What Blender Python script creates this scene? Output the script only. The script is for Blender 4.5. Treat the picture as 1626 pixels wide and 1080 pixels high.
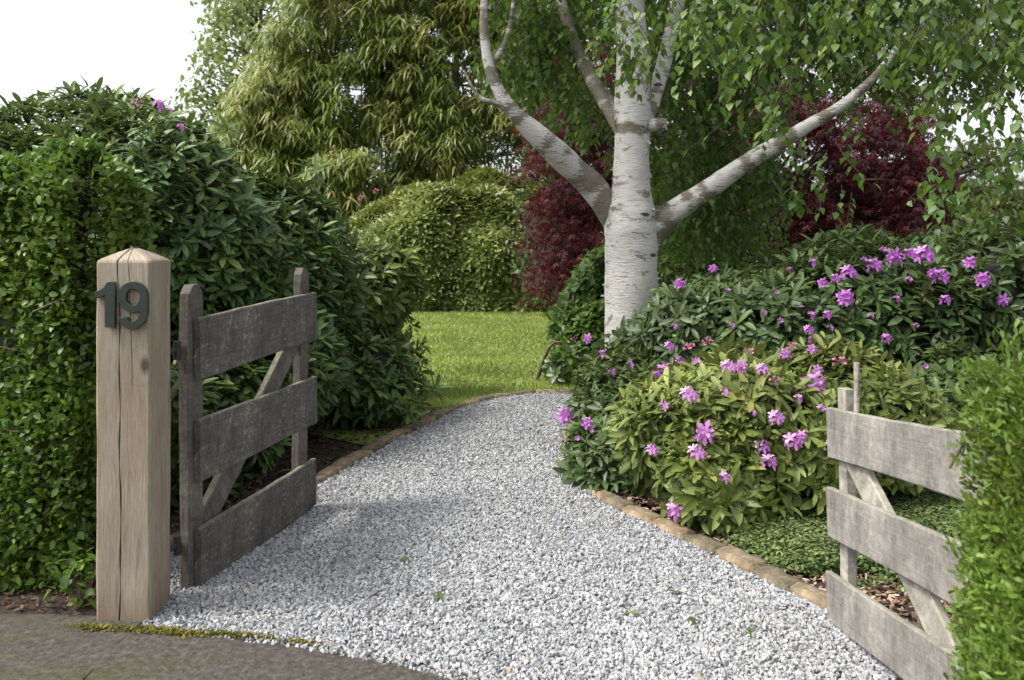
import bpy, bmesh, math, random
import numpy as np
from mathutils import Vector, Matrix, noise as mnoise
for o in list(bpy.data.objects): bpy.data.objects.remove(o)
SC = bpy.context.scene
COL = SC.collection
R = math.radians

# ------------------------------------------------------------------ camera
H = 1.30                                  # eye height
cam = bpy.data.cameras.new('camera'); cam.sensor_width = 36; cam.lens = 31.0
cam.shift_y = -140/1626; cam.clip_end = 2000; cam.clip_start = 0.05
cam.dof.use_dof = True; cam.dof.focus_distance = 4.6; cam.dof.aperture_fstop = 5.0
co = bpy.data.objects.new('camera', cam); co.location = (0, 0, H); co.rotation_euler = (R(90), 0, 0)
COL.objects.link(co); SC.camera = co

# ------------------------------------------------------------------ sky, sun, exposure
SUN_AZ, SUN_EL = R(-104), R(54)            # azimuth from +Y, clockwise: sun high on the left
w = bpy.data.worlds.new('World'); SC.world = w; w.use_nodes = True
nt = w.node_tree; nt.nodes.clear()
sky = nt.nodes.new('ShaderNodeTexSky'); sky.sky_type = 'NISHITA'; sky.sun_disc = False
sky.sun_elevation = SUN_EL; sky.sun_rotation = SUN_AZ; sky.air_density = 1.0; sky.dust_density = 4.0; sky.ozone_density = 1.0
hs = nt.nodes.new('ShaderNodeHueSaturation'); hs.inputs['Saturation'].default_value = 0.22; hs.inputs['Value'].default_value = 1.15
bg = nt.nodes.new('ShaderNodeBackground'); bg.inputs['Strength'].default_value = 0.15
wo = nt.nodes.new('ShaderNodeOutputWorld')
nt.links.new(sky.outputs[0], hs.inputs['Color']); nt.links.new(hs.outputs[0], bg.inputs[0]); nt.links.new(bg.outputs[0], wo.inputs[0])
sl = bpy.data.lights.new('sun', 'SUN'); sl.energy = 1.9; sl.angle = R(12); sl.color = (1.0, 0.95, 0.86)
so = bpy.data.objects.new('sun', sl); COL.objects.link(so); so.location = (-20, 10, 30)
sd = Vector((math.sin(SUN_AZ)*math.cos(SUN_EL), math.cos(SUN_AZ)*math.cos(SUN_EL), math.sin(SUN_EL)))
so.rotation_euler = sd.to_track_quat('Z', 'Y').to_euler()
SC.view_settings.view_transform = 'Standard'; SC.view_settings.look = 'None'
SC.view_settings.exposure = 0.98; SC.view_settings.gamma = 1
SC.render.engine = 'CYCLES'
SC.cycles.use_denoising = True
SC.cycles.max_bounces = 7; SC.cycles.diffuse_bounces = 4; SC.cycles.glossy_bounces = 2
SC.cycles.transmission_bounces = 4

# ------------------------------------------------------------------ helpers
def W(px, py, Y):                         # point seen at a photo position, at a known distance
    return np.array([(px-813)/1400*Y, Y, H+(400-py)/1400*Y])
def G(px, py):                            # point of the flat ground
    Y = 1400*H/(py-400); return ((px-813)/1400*Y, Y)

def tag(o, label=None, cat=None, group=None, kind=None):
    if label: o['label'] = label
    if cat: o['category'] = cat
    if group: o['group'] = group
    if kind: o['kind'] = kind
    return o
def empty(name, loc=(0,0,0), rz=0, label=None, cat=None, group=None):
    o = bpy.data.objects.new(name, None); o.location = loc; o.rotation_euler = (0,0,rz)
    o.empty_display_size = 0.1; COL.objects.link(o); return tag(o, label, cat, group)
def link(name, me, mats=(), parent=None, loc=(0,0,0), rot=(0,0,0)):
    me.name = name; o = bpy.data.objects.new(name, me); COL.objects.link(o)
    for m in (mats if isinstance(mats, (list,tuple)) else [mats]): me.materials.append(m)
    o.location = loc; o.rotation_euler = rot
    if parent: o.parent = parent
    return o

class MB:                                 # numpy mesh buffer
    def __init__(s): s.v=[]; s.f=[]; s.mi=[]; s.rnd=[]; s.mid=[]; s.n=0
    def add(s, v, f, rnd=0.5, mid=0.0, mi=0):
        v = np.asarray(v, float).reshape(-1,3); f = np.asarray(f, int)
        s.v.append(v); s.f.append(f+s.n); s.mi.append(np.full(len(f), mi)); s.n += len(v)
        s.rnd.append(np.broadcast_to(rnd, (len(v),)).astype(float)); s.mid.append(np.broadcast_to(mid, (len(v),)).astype(float))
    def inst(s, base, M, T, S, rnd, mi=0):
        bv, bf, bm = base; n = len(T)
        if n == 0: return
        S = np.asarray(S, float)
        sc = S.reshape(n,1,-1) if S.ndim > 1 else S.reshape(n,1,1)
        v = np.einsum('nij,nkj->nki', M, bv[None]*sc) + T[:,None,:]
        f = (bf[None] + (np.arange(n)*len(bv))[:,None,None]).reshape(-1, bf.shape[1])
        s.add(v.reshape(-1,3), f, np.repeat(rnd, len(bv)), np.tile(bm, n), mi)
    def mesh(s, origin=(0,0,0), smooth=True):
        me = bpy.data.meshes.new('m')
        v = np.concatenate(s.v) - np.asarray(origin, float); me.vertices.add(len(v)); me.vertices.foreach_set('co', v.ravel())
        loops = np.concatenate([f.ravel() for f in s.f]); tot = np.concatenate([np.full(len(f), f.shape[1]) for f in s.f])
        st = np.concatenate([[0], np.cumsum(tot)[:-1]])
        me.loops.add(len(loops)); me.loops.foreach_set('vertex_index', loops.astype(np.int32))
        me.polygons.add(len(tot)); me.polygons.foreach_set('loop_start', st.astype(np.int32))
        me.polygons.foreach_set('material_index', np.concatenate(s.mi).astype(np.int32))
        me.polygons.foreach_set('use_smooth', np.full(len(tot), smooth))
        for nm, arr in (('rnd', s.rnd), ('mid', s.mid)):
            a = me.attributes.new(nm, 'FLOAT', 'POINT'); a.data.foreach_set('value', np.concatenate(arr).astype(np.float32))
        me.update(calc_edges=True); me.validate(); return me

def nrm(a): return a/np.maximum(np.linalg.norm(a, axis=-1, keepdims=True), 1e-9)
def frames(d, up):                        # columns: x = d, z ~ up
    d = nrm(d); z = nrm(up - (up*d).sum(-1, keepdims=True)*d); y = np.cross(z, d)
    return np.stack([d, y, z], axis=-1)
def leaf(ts, ws, fold=0.25, curve=0.2, stalk=0.0):
    v=[]; m=[]
    for t, wd in zip(ts, ws):
        z = -curve*t*t
        v += [(t+stalk, -wd, z+fold*wd), (t+stalk, 0, z), (t+stalk, wd, z+fold*wd)]; m += [0,1,0]
    f=[]
    for i in range(len(ts)-1):
        a=3*i; f += [(a,a+3,a+4,a+1),(a+1,a+4,a+5,a+2)]
    return np.array(v,float), np.array(f), np.array(m,float)
RHODO = leaf([0,.12,.35,.62,.85,1],[.012,.055,.125,.15,.10,.012],.30,.20)
RHODO_LOW = leaf([0,.3,.7,1],[.02,.14,.15,.02],.25,.2)
OVAL = leaf([0,.3,.7,1],[.03,.30,.25,.02],.2,.15)
BIRCHL = leaf([0,.25,.5,1],[.03,.36,.30,.01],.12,.2,.15)
LANCE = leaf([0,.2,.55,1],[.015,.075,.06,.004],.25,.45)
SCALE = leaf([0,.35,.75,1],[.06,.16,.2,.06],.1,.1)
def star():                               # a five-lobed maple leaf, one folded blade per lobe
    V=[];F=[];Mi=[]
    for k,a in enumerate((-100,-50,0,50,100)):
        L=(.7,.9,1,.9,.7)[k]; v,f,m=leaf([0,.45,1],[.02,.13,.005],.1,.35)
        v=v*L; c,s=math.cos(R(a)),math.sin(R(a))
        v=np.stack([v[:,0]*c-v[:,1]*s, v[:,0]*s+v[:,1]*c, v[:,2]-.002*k],1); F.append(f+len(np.concatenate(V)) if V else f); V.append(v); Mi.append(m)
    return np.concatenate(V),np.concatenate(F),np.concatenate(Mi)
STAR = star()

def tube(mb, pts, rad, seg=8, rnd=.5, mi=0, jitter=0, seed=0, cap=True):
    pts=np.asarray(pts,float); n=len(pts); rad=np.broadcast_to(rad,(n,)).astype(float)
    tg=nrm(np.gradient(pts,axis=0)); ref=np.array([0.13,1,0.07]) if abs(tg[0][1])<.9 else np.array([1,0,.1])
    rs=np.random.RandomState(seed); V=[]; a=np.arange(seg)/seg*2*math.pi
    ph=rs.rand(6)*6.28
    for i in range(n):
        x=nrm(np.cross(ref,tg[i])); y=np.cross(tg[i],x)
        rr=rad[i]*(1+jitter*(np.sin(2*a+ph[0]+i*.35)+.6*np.sin(3*a+ph[1]-i*.5)+.5*np.sin(5*a+ph[2]+i*.9)+.8*np.sin(i*1.3+ph[3])+.5*np.sin(i*2.9+ph[4])))
        V.append(pts[i]+rr[:,None]*(np.cos(a)[:,None]*x+np.sin(a)[:,None]*y))
    V=np.concatenate(V); F=[]
    for i in range(n-1):
        for k in range(seg):
            F.append((i*seg+k,i*seg+(k+1)%seg,(i+1)*seg+(k+1)%seg,(i+1)*seg+k))
    mb.add(V,F,rnd,0,mi)
    if cap:
        for i in (0,n-1): mb.add(np.concatenate([V[i*seg:(i+1)*seg],[pts[i]]]),[(k,(k+1)%seg,seg) for k in range(seg)],rnd,0,mi)
def spline(pts, n=24):                    # Catmull-Rom through 3-D points (any extra columns ride along)
    p=np.asarray(pts,float); p=np.concatenate([[2*p[0]-p[1]],p,[2*p[-1]-p[-2]]]); out=[]
    m=len(p)-3
    for u in np.linspace(0,m-1e-6,n):
        i=int(u); t=u-i; a,b,c,d=p[i:i+4]
        out.append(.5*((2*b)+(c-a)*t+(2*a-5*b+4*c-d)*t*t+(3*b-a-3*c+d)*t**3))
    return np.array(out)
def twigs(mb, A, B, r0, r1, rnd=.5, mi=0):    # many thin three-sided sticks at once
    A=np.asarray(A); B=np.asarray(B); n=len(A)
    if n==0: return
    d=nrm(B-A); ref=np.where(np.abs(d[:,2:3])>.9,np.array([[1.,0,0]]),np.array([[0,0,1.]])); x=nrm(np.cross(d,ref)); y=np.cross(d,x)
    V=[]
    for P,r in ((A,r0),(B,r1)):
        for k in range(3):
            a=k*2.0944; V.append(P+np.broadcast_to(r,(n,))[:,None]*(math.cos(a)*x+math.sin(a)*y))
    V=np.stack(V,1).reshape(-1,3); f=np.array([(0,1,4,3),(1,2,5,4),(2,0,3,5)])
    mb.add(V,(f[None]+(np.arange(n)*6)[:,None,None]).reshape(-1,4),rnd,0,mi)

# ------------------------------------------------------------------ materials
def mk(name):
    m=bpy.data.materials.new(name); m.use_nodes=True; nt=m.node_tree
    return m,nt,nt.nodes['Principled BSDF'],nt.nodes['Material Output']
def nd(nt,t,**kw):
    n=nt.nodes.new(t)
    for k,v in kw.items():
        if hasattr(n,k) and not k[0].isupper(): setattr(n,k,v)
        else:
            i=n.inputs[k]
            if hasattr(v,'is_output') or isinstance(v,bpy.types.NodeSocket): nt.links.new(v,i)
            else: i.default_value=v
    return n
def coords(nt,scale=(1,1,1),loc=(0,0,0)):
    tc=nt.nodes.new('ShaderNodeTexCoord'); mp=nt.nodes.new('ShaderNodeMapping'); mp.inputs['Scale'].default_value=scale; mp.inputs['Location'].default_value=loc
    nt.links.new(tc.outputs['Object'],mp.inputs[0]); return mp.outputs[0]
def noise(nt,vec,scale=5,detail=4,rough=.6,dist=0):
    n=nd(nt,'ShaderNodeTexNoise',Scale=scale,Detail=detail,Roughness=rough,Distortion=dist); nt.links.new(vec,n.inputs['Vector']); return n.outputs[0]
def ramp(nt,fac,stops):
    r=nt.nodes.new('ShaderNodeValToRGB'); e=r.color_ramp.elements
    while len(e)<len(stops): e.new(.5)
    for el,(p,c) in zip(e,stops):
        el.position=p; el.color=(c[0],c[1],c[2],1) if isinstance(c,(tuple,list)) else (c,c,c,1)
    nt.links.new(fac,r.inputs[0]); return r.outputs[0]
def mix(nt,fac,a,b,mode='MIX'):
    m=nt.nodes.new('ShaderNodeMix'); m.data_type='RGBA'; m.blend_type=mode
    for s,v in ((m.inputs[0],fac),(m.inputs[6],a),(m.inputs[7],b)):
        if isinstance(v,bpy.types.NodeSocket): nt.links.new(v,s)
        elif isinstance(v,(tuple,list)): s.default_value=(v[0],v[1],v[2],1)
        else: s.default_value=v
    return m.outputs[2]
def math_(nt,op,a,b=0.0):
    m=nt.nodes.new('ShaderNodeMath'); m.operation=op
    for s,v in zip(m.inputs,(a,b)):
        if isinstance(v,bpy.types.NodeSocket): nt.links.new(v,s)
        else: s.default_value=v
    return m.outputs[0]
def bump(nt,bs,h,strength=.5,dist=.01):
    b=nd(nt,'ShaderNodeBump',Strength=strength,Distance=dist); nt.links.new(h,b.inputs['Height']); nt.links.new(b.outputs[0],bs.inputs['Normal'])
def attr(nt,name):
    a=nt.nodes.new('ShaderNodeAttribute'); a.attribute_name=name; return a.outputs['Fac']

def leafmat(name, stops, rough=.45, transl=.3, tcol=(.16,.22,.03), rib=(.14,.18,.06), ribw=.35, under=None, clump=2.0, spec=.38):
    m,nt,bs,out=mk(name)
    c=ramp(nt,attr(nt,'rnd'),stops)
    nz=noise(nt,coords(nt),clump,3,.6)
    c=mix(nt,1.0,c,ramp(nt,nz,[(.3,.62),(.7,1.35)]),'MULTIPLY')
    md=math_(nt,'POWER',attr(nt,'mid'),6.0)
    c=mix(nt,math_(nt,'MULTIPLY',md,ribw),c,rib)
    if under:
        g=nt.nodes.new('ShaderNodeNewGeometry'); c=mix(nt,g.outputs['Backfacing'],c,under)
    nt.links.new(c,bs.inputs['Base Color']); bs.inputs['Roughness'].default_value=rough
    bs.inputs['Specular IOR Level'].default_value=spec
    tr=nt.nodes.new('ShaderNodeBsdfTranslucent'); nt.links.new(mix(nt,.55,c,tcol),tr.inputs[0])
    mx=nt.nodes.new('ShaderNodeMixShader'); mx.inputs[0].default_value=transl
    nt.links.new(bs.outputs[0],mx.inputs[1]); nt.links.new(tr.outputs[0],mx.inputs[2]); nt.links.new(mx.outputs[0],out.inputs[0])
    return m

M={}
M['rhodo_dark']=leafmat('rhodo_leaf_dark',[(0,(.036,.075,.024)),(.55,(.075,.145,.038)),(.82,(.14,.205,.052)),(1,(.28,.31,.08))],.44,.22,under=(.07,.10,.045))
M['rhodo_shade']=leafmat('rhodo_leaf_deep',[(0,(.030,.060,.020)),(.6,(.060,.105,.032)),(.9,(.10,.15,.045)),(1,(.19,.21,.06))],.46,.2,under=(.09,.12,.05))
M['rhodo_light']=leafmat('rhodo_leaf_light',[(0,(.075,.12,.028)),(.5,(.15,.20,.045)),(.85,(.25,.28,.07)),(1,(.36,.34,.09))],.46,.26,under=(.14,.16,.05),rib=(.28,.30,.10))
M['mound']=leafmat('mound_leaf',[(0,(.08,.12,.03)),(.5,(.17,.21,.05)),(1,(.32,.32,.10))],.38,.25,clump=1.0)
M['bamboo']=leafmat('bamboo_leaf',[(0,(.075,.12,.022)),(.5,(.17,.215,.04)),(.85,(.29,.30,.07)),(1,(.45,.39,.15))],.4,.32,tcol=(.26,.28,.04),clump=.45)
M['hedge']=leafmat('hedge_leaf',[(0,(.04,.085,.015)),(.6,(.095,.175,.025)),(1,(.21,.29,.05))],.4,.3,tcol=(.2,.32,.03),clump=3)
M['thuja']=leafmat('conifer_leaf',[(0,(.05,.10,.015)),(.6,(.125,.21,.03)),(1,(.27,.33,.06))],.5,.3,tcol=(.3,.4,.04),clump=5)
M['birch_leaf']=leafmat('birch_leaf',[(0,(.03,.065,.015)),(.6,(.06,.125,.025)),(1,(.15,.23,.048))],.45,.36,tcol=(.24,.38,.045),clump=1.2)
M['maple']=leafmat('maple_leaf',[(0,(.022,.007,.009)),(.6,(.050,.012,.015)),(1,(.10,.020,.022))],.7,.35,tcol=(.17,.022,.028),rib=(.08,.02,.02),clump=1)
M['pale_leaf']=leafmat('pale_leaf',[(0,(.10,.15,.045)),(.5,(.19,.24,.09)),(1,(.36,.38,.17))],.5,.35,tcol=(.35,.4,.12),clump=1)
M['shrub']=leafmat('shrub_leaf',[(0,(.035,.075,.018)),(.6,(.08,.15,.03)),(1,(.2,.29,.05))],.35,.3,tcol=(.22,.34,.04),clump=1.5)
M['cover']=leafmat('cover_leaf',[(0,(.055,.09,.025)),(.6,(.11,.16,.05)),(1,(.2,.25,.09))],.6,.22,tcol=(.18,.26,.06),clump=5)
M['lime']=leafmat('lime_leaf',[(0,(.25,.34,.05)),(1,(.42,.46,.08))],.45,.4,tcol=(.4,.5,.06))
M['petal']=leafmat('petal',[(0,(.34,.08,.42)),(.5,(.56,.19,.62)),(1,(.78,.42,.80))],.5,.35,tcol=(.6,.15,.65),rib=(.70,.38,.70),clump=6)
M['petal_light']=leafmat('petal_light',[(0,(.46,.15,.50)),(.5,(.66,.31,.68)),(1,(.84,.56,.84))],.5,.4,tcol=(.7,.3,.7),rib=(.80,.55,.78),clump=6)
M['pink']=leafmat('pink_petal',[(0,(.50,.13,.32)),(.5,(.68,.26,.44)),(1,(.82,.48,.56))],.5,.35,tcol=(.7,.25,.45),rib=(.6,.2,.4),clump=6)
M['bud']=leafmat('bud',[(0,(.25,.28,.08)),(1,(.45,.42,.18))],.5,.2,tcol=(.4,.4,.1))

def plain(name,col,rough=.8,var=.3,scale=20,bstr=.0,stretch=(1,1,1)):
    m,nt,bs,_=mk(name); n=noise(nt,coords(nt,stretch),scale,5,.65)
    lo=tuple(c*(1-var) for c in col); hi=tuple(c*(1+var) for c in col)
    nt.links.new(ramp(nt,n,[(.3,lo),(.7,hi)]),bs.inputs['Base Color']); bs.inputs['Roughness'].default_value=rough
    if bstr: bump(nt,bs,n,bstr,.01)
    return m
M['twig']=plain('twig',(.10,.075,.05),.85,.4,30)
M['inner']=plain('shade_core',(.018,.022,.012),.95,.5,12)  # near-black filler colour, standing in for shade between the leaves
M['bamboo_culm']=plain('bamboo_culm',(.20,.19,.07),.5,.4,3)
M['dark_bark']=plain('dark_bark',(.055,.045,.035),.9,.4,14,.6,(1,1,.25))
M['numeral']=plain('painted_metal_dark_green',(.020,.030,.022),.38,.2,40)
M['iron']=plain('black_iron',(.02,.02,.02),.5,.3,30)
M['sandstone']=plain('weathered_sandstone',(.19,.16,.11),.95,.6,16,1.0)
def vary(m):
    nt=m.node_tree; bs=nt.nodes['Principled BSDF']; l=bs.inputs['Base Color'].links[0].from_socket; oi=nt.nodes.new('ShaderNodeObjectInfo')
    nt.links.new(mix(nt,1.0,l,ramp(nt,oi.outputs['Random'],[(0,(.55,.58,.52)),(.5,(.95,.9,.85)),(1,(1.35,1.2,1.05))]),'MULTIPLY'),bs.inputs['Base Color'])
vary(M['sandstone'])
def chipmat():
    m,nt,bs,_=mk('bark_chip'); c=ramp(nt,attr(nt,'rnd'),[(0,(.10,.05,.03)),(.5,(.28,.17,.11)),(1,(.55,.43,.33))])
    nt.links.new(c,bs.inputs['Base Color']); bs.inputs['Roughness'].default_value=.9; return m
M['chip']=chipmat()
def pebblemat():
    m,nt,bs,_=mk('pebble'); c=ramp(nt,attr(nt,'rnd'),[(0,(.22,.22,.222)),(.3,(.31,.317,.328)),(.7,(.38,.388,.40)),(.95,(.48,.482,.488)),(1,(.32,.25,.18))])
    n=noise(nt,coords(nt),120,3,.7); c=mix(nt,1.0,c,ramp(nt,n,[(.3,.72),(.7,1.15)]),'MULTIPLY')
    nt.links.new(c,bs.inputs['Base Color']); bs.inputs['Roughness'].default_value=.75; return m
M['pebble']=pebblemat()
def gravelbase():
    m,nt,bs,_=mk('gravel_bed'); v=nd(nt,'ShaderNodeTexVoronoi',Scale=55.0); nt.links.new(coords(nt),v.inputs['Vector'])
    c=ramp(nt,v.outputs['Color'],[(.1,(.18,.18,.18)),(.9,(.36,.365,.37))]); nt.links.new(c,bs.inputs['Base Color']); bs.inputs['Roughness'].default_value=.9
    bump(nt,bs,math_(nt,'SUBTRACT',1.0,v.outputs['Distance']),1.0,.012); return m
M['gravel']=gravelbase()
def soilmat():
    m,nt,bs,_=mk('soil'); n=noise(nt,coords(nt),18,6,.75)
    nt.links.new(ramp(nt,n,[(.3,(.018,.012,.008)),(.6,(.05,.033,.022)),(.8,(.10,.07,.05))]),bs.inputs['Base Color']); bs.inputs['Roughness'].default_value=.95
    bump(nt,bs,n,1.0,.03); return m
M['soil']=soilmat()
def lawnmat():
    m,nt,bs,_=mk('lawn'); n=noise(nt,coords(nt),1.3,5,.7); n2=noise(nt,coords(nt,(1,.35,1)),40,3,.7)
    c=mix(nt,.5,ramp(nt,n,[(.3,(.12,.21,.035)),(.55,(.19,.27,.05)),(.75,(.30,.31,.09))]),ramp(nt,n2,[(.3,(.10,.18,.03)),(.7,(.24,.30,.07))]))
    nt.links.new(c,bs.inputs['Base Color']); bs.inputs['Roughness'].default_value=.9; bump(nt,bs,n2,.8,.03); return m
M['lawn']=lawnmat()
M['grass']=leafmat('grass_blade',[(0,(.15,.22,.045)),(.6,(.25,.31,.08)),(1,(.42,.40,.16))],.5,.35,tcol=(.3,.4,.05),clump=.9)
def concretemat():
    m,nt,bs,_=mk('mossy_concrete'); n=noise(nt,coords(nt),40,6,.75); n2=noise(nt,coords(nt,(.6,2.2,1)),2.6,5,.65,.6)
    c=ramp(nt,n,[(.3,(.016,.014,.011)),(.5,(.06,.052,.043)),(.72,(.14,.125,.105))])
    c=mix(nt,ramp(nt,n2,[(.50,0.0),(.66,.75)]),c,ramp(nt,n,[(.3,(.025,.028,.008)),(.7,(.085,.08,.022))]))
    nt.links.new(c,bs.inputs['Base Color']); bs.inputs['Roughness'].default_value=.95; bump(nt,bs,n,.9,.012); return m
M['concrete']=concretemat()

def postmat():
    m,nt,bs,_=mk('oak_post'); nz=noise(nt,coords(nt,(1,1,.12)),9,4,.6)
    tc=nt.nodes.new('ShaderNodeTexCoord'); sp=nt.nodes.new('ShaderNodeSeparateXYZ'); nt.links.new(tc.outputs['Object'],sp.inputs[0])
    # distance to the knot on the front face bends the grain round it
    dx=math_(nt,'ADD',math_(nt,'SUBTRACT',sp.outputs[0],.170),math_(nt,'MULTIPLY',sp.outputs[1],.7)); dz=math_(nt,'MULTIPLY',math_(nt,'SUBTRACT',sp.outputs[2],.908),.55)
    d=math_(nt,'SQRT',math_(nt,'ADD',math_(nt,'MULTIPLY',dx,dx),math_(nt,'MULTIPLY',dz,dz)))
    near=ramp(nt,d,[(.004,1.0),(.055,0.0)])
    gv=math_(nt,'ADD',math_(nt,'ADD',sp.outputs[0],math_(nt,'MULTIPLY',sp.outputs[1],.8)),math_(nt,'MULTIPLY',nz,.05))
    gx=math_(nt,'MULTIPLY',mix(nt,near,gv,math_(nt,'MULTIPLY',d,1.3)),1.0)
    cb=nt.nodes.new('ShaderNodeCombineXYZ'); nt.links.new(gx,cb.inputs[0]); nt.links.new(math_(nt,'MULTIPLY',sp.outputs[2],.012),cb.inputs[2])
    g=noise(nt,cb.outputs[0],420,3,.75); g2=noise(nt,coords(nt,(1,1,.16)),13,5,.6); fine=noise(nt,coords(nt,(1,1,.035)),420,2,.7)
    c=ramp(nt,g,[(.28,(.18,.148,.108)),(.5,(.305,.265,.208)),(.72,(.40,.36,.295))])
    c=mix(nt,.75,c,ramp(nt,g2,[(.3,(.70,.58,.44)),(.5,(.95,.90,.83)),(.7,(1.12,1.1,1.08))]),'MULTIPLY')
    c=mix(nt,.5,c,ramp(nt,fine,[(.35,.55),(.6,1.15)]),'MULTIPLY')
    c=mix(nt,ramp(nt,d,[(.008,.9),(.022,0.0)]),c,(.055,.034,.02))
    c=mix(nt,ramp(nt,sp.outputs[2],[(.0,.55),(.13,0.0)]),c,(.16,.09,.05))       # rusty soil staining at the foot
    stain=noise(nt,coords(nt,(1,1,.1)),22,4,.6)
    c=mix(nt,ramp(nt,stain,[(.60,0.0),(.72,.55)]),c,(.13,.10,.075))
    c=mix(nt,attr(nt,'mid'),c,(.03,.02,.014))
    nt.links.new(c,bs.inputs['Base Color']); bs.inputs['Roughness'].default_value=.8
    h=mix(nt,.5,g,fine); bump(nt,bs,h,.5,.004); return m
M['post']=postmat()
def greywood(name,lo,midc,hi,fleck):
    m,nt,bs,_=mk(name)
    g=noise(nt,coords(nt,(.05,1,1)),120,5,.72,.25); dr=noise(nt,coords(nt,(1,1,.30)),9,7,.72,.5); sp=noise(nt,coords(nt,(1,1,.75)),58,5,.75); big=noise(nt,coords(nt),4,4,.6)
    c=mix(nt,.55,midc,ramp(nt,g,[(.3,lo),(.5,midc),(.72,hi)]))
    c=mix(nt,1.0,c,ramp(nt,noise(nt,coords(nt),38,8,.8,.3),[(.30,.60),(.5,1.0),(.68,1.30)]),'MULTIPLY')
    c=mix(nt,.85,c,ramp(nt,dr,[(.34,.42),(.5,.98),(.66,1.3)]),'MULTIPLY')
    c=mix(nt,.7,c,ramp(nt,big,[(.3,.62),(.7,1.35)]),'MULTIPLY')
    patch=ramp(nt,big,[(.42,0.0),(.62,1.0)])
    fl=math_(nt,'MULTIPLY',ramp(nt,sp,[(.56,0.0),(.64,1.0)]),patch)
    c=mix(nt,math_(nt,'MULTIPLY',fl,fleck),c,(.42,.42,.38))
    tc=nt.nodes.new('ShaderNodeNewGeometry'); s=nt.nodes.new('ShaderNodeSeparateXYZ'); nt.links.new(tc.outputs['Normal'],s.inputs[0])
    li=math_(nt,'MULTIPLY',ramp(nt,s.outputs[2],[(.5,0.0),(.9,1.0)]),ramp(nt,sp,[(.4,.1),(.6,.75)]))
    c=mix(nt,li,c,(.23,.235,.15))                                                # lichen grows on the upper edges
    nt.links.new(c,bs.inputs['Base Color']); bs.inputs['Roughness'].default_value=.9
    bump(nt,bs,mix(nt,.35,g,sp),.7,.005); return m
M['wood_dark']=greywood('weathered_board_dark',(.052,.047,.041),(.094,.085,.075),(.15,.138,.122),.8)
M['wood_stile']=greywood('weathered_stile',(.05,.043,.036),(.10,.087,.072),(.18,.16,.135),.3)
M['wood_grey']=greywood('weathered_board_grey',(.135,.123,.108),(.195,.180,.160),(.255,.238,.215),.6)
M['wood_pale']=greywood('weathered_stile_pale',(.17,.158,.13),(.28,.262,.222),(.38,.36,.31),.4)
def birchmat():
    m,nt,bs,_=mk('birch_bark')
    f=noise(nt,coords(nt,(1,1,11)),15,5,.65,.2); pl=noise(nt,coords(nt,(1.2,1.2,2.2)),4.5,5,.65,.5); ln=noise(nt,coords(nt,(1,1,11)),7,3,.6); b2=noise(nt,coords(nt,(1,1,2)),2.2,3,.5)
    c=ramp(nt,f,[(.25,(.33,.31,.27)),(.5,(.49,.48,.45)),(.75,(.60,.595,.57))])
    c=mix(nt,ramp(nt,ln,[(.63,0.0),(.67,.8)]),c,(.075,.062,.05))
    c=mix(nt,ramp(nt,pl,[(.57,0.0),(.64,.85)]),c,ramp(nt,f,[(.3,(.07,.058,.045)),(.7,(.22,.19,.14))]))
    c=mix(nt,ramp(nt,b2,[(.55,0.0),(.75,.35)]),c,(.42,.34,.26))
    g=nt.nodes.new('ShaderNodeAttribute'); g.attribute_name='mid'
    c=mix(nt,ramp(nt,math_(nt,'ADD',g.outputs['Fac'],math_(nt,'MULTIPLY',math_(nt,'SUBTRACT',math_(nt,'ADD',f,pl),1.0),2.2)),[(.46,0.0),(.60,.95)]),c,ramp(nt,f,[(.3,(.06,.05,.036)),(.7,(.20,.175,.125))]))
    vo=nd(nt,'ShaderNodeTexVoronoi',Scale=2.6); nt.links.new(coords(nt,(1,1,2.4)),vo.inputs['Vector'])
    scar=math_(nt,'ADD',vo.outputs['Distance'],math_(nt,'MULTIPLY',math_(nt,'SUBTRACT',pl,.5),.25))
    c=mix(nt,ramp(nt,scar,[(.085,.95),(.12,0.0)]),c,(.03,.025,.02))
    nt.links.new(c,bs.inputs['Base Color']); bs.inputs['Roughness'].default_value=.7
    bump(nt,bs,mix(nt,.5,f,pl),1.0,.02); return m
M['birch']=birchmat()

# ------------------------------------------------------------------ ground, drive, lawn, threshold
def inpoly(P,poly):
    x,y=P[:,0],P[:,1]; c=np.zeros(len(P),bool); n=len(poly); j=n-1
    for i in range(n):
        xi,yi=poly[i]; xj,yj=poly[j]
        k=((yi>y)!=(yj>y))&(x<(xj-xi)*(y-yi)/(yj-yi+1e-12)+xi); c^=k; j=i
    return c
def sheet(name,poly,z,mat,kind='structure'):
    bm=bmesh.new(); vs=[bm.verts.new((x,y,z)) for x,y in poly]; bm.faces.new(vs); bmesh.ops.triangulate(bm,faces=bm.faces); bmesh.ops.recalc_face_normals(bm,faces=bm.faces)
    for f in bm.faces:
        if f.normal.z<0: f.normal_flip()
    me=bpy.data.meshes.new(name); bm.to_mesh(me); bm.free(); o=link(name,me,mat); tag(o,kind=kind); return o
sheet('ground',[(-600,-600),(600,-600),(600,900),(-600,900)],0.0,M['soil'])
LEFT=[(-1.47,3.55),(-1.42,3.9),(-1.27,4.3)]+[G(510,776),G(570,737),G(640,697),G(700,667),G(755,645),G(800,634),G(850,629)]+[(.6,8.02),(1.4,8.10),(3.0,8.15)]
RIGHT=[(1.62,2.35),(1.42,2.75)]+[G(1310,978),G(1200,922),G(1100,873),G(1000,827),G(940,792),G(905,754),G(893,716)]+[(.38,6.3),(.52,6.9),(.9,7.35),(1.6,7.6),(3.0,7.9)]
Ls=spline([(x,y,0) for x,y in LEFT],70)[:,:2]; Rs=spline([(x,y,0) for x,y in RIGHT],70)[:,:2]
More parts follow.
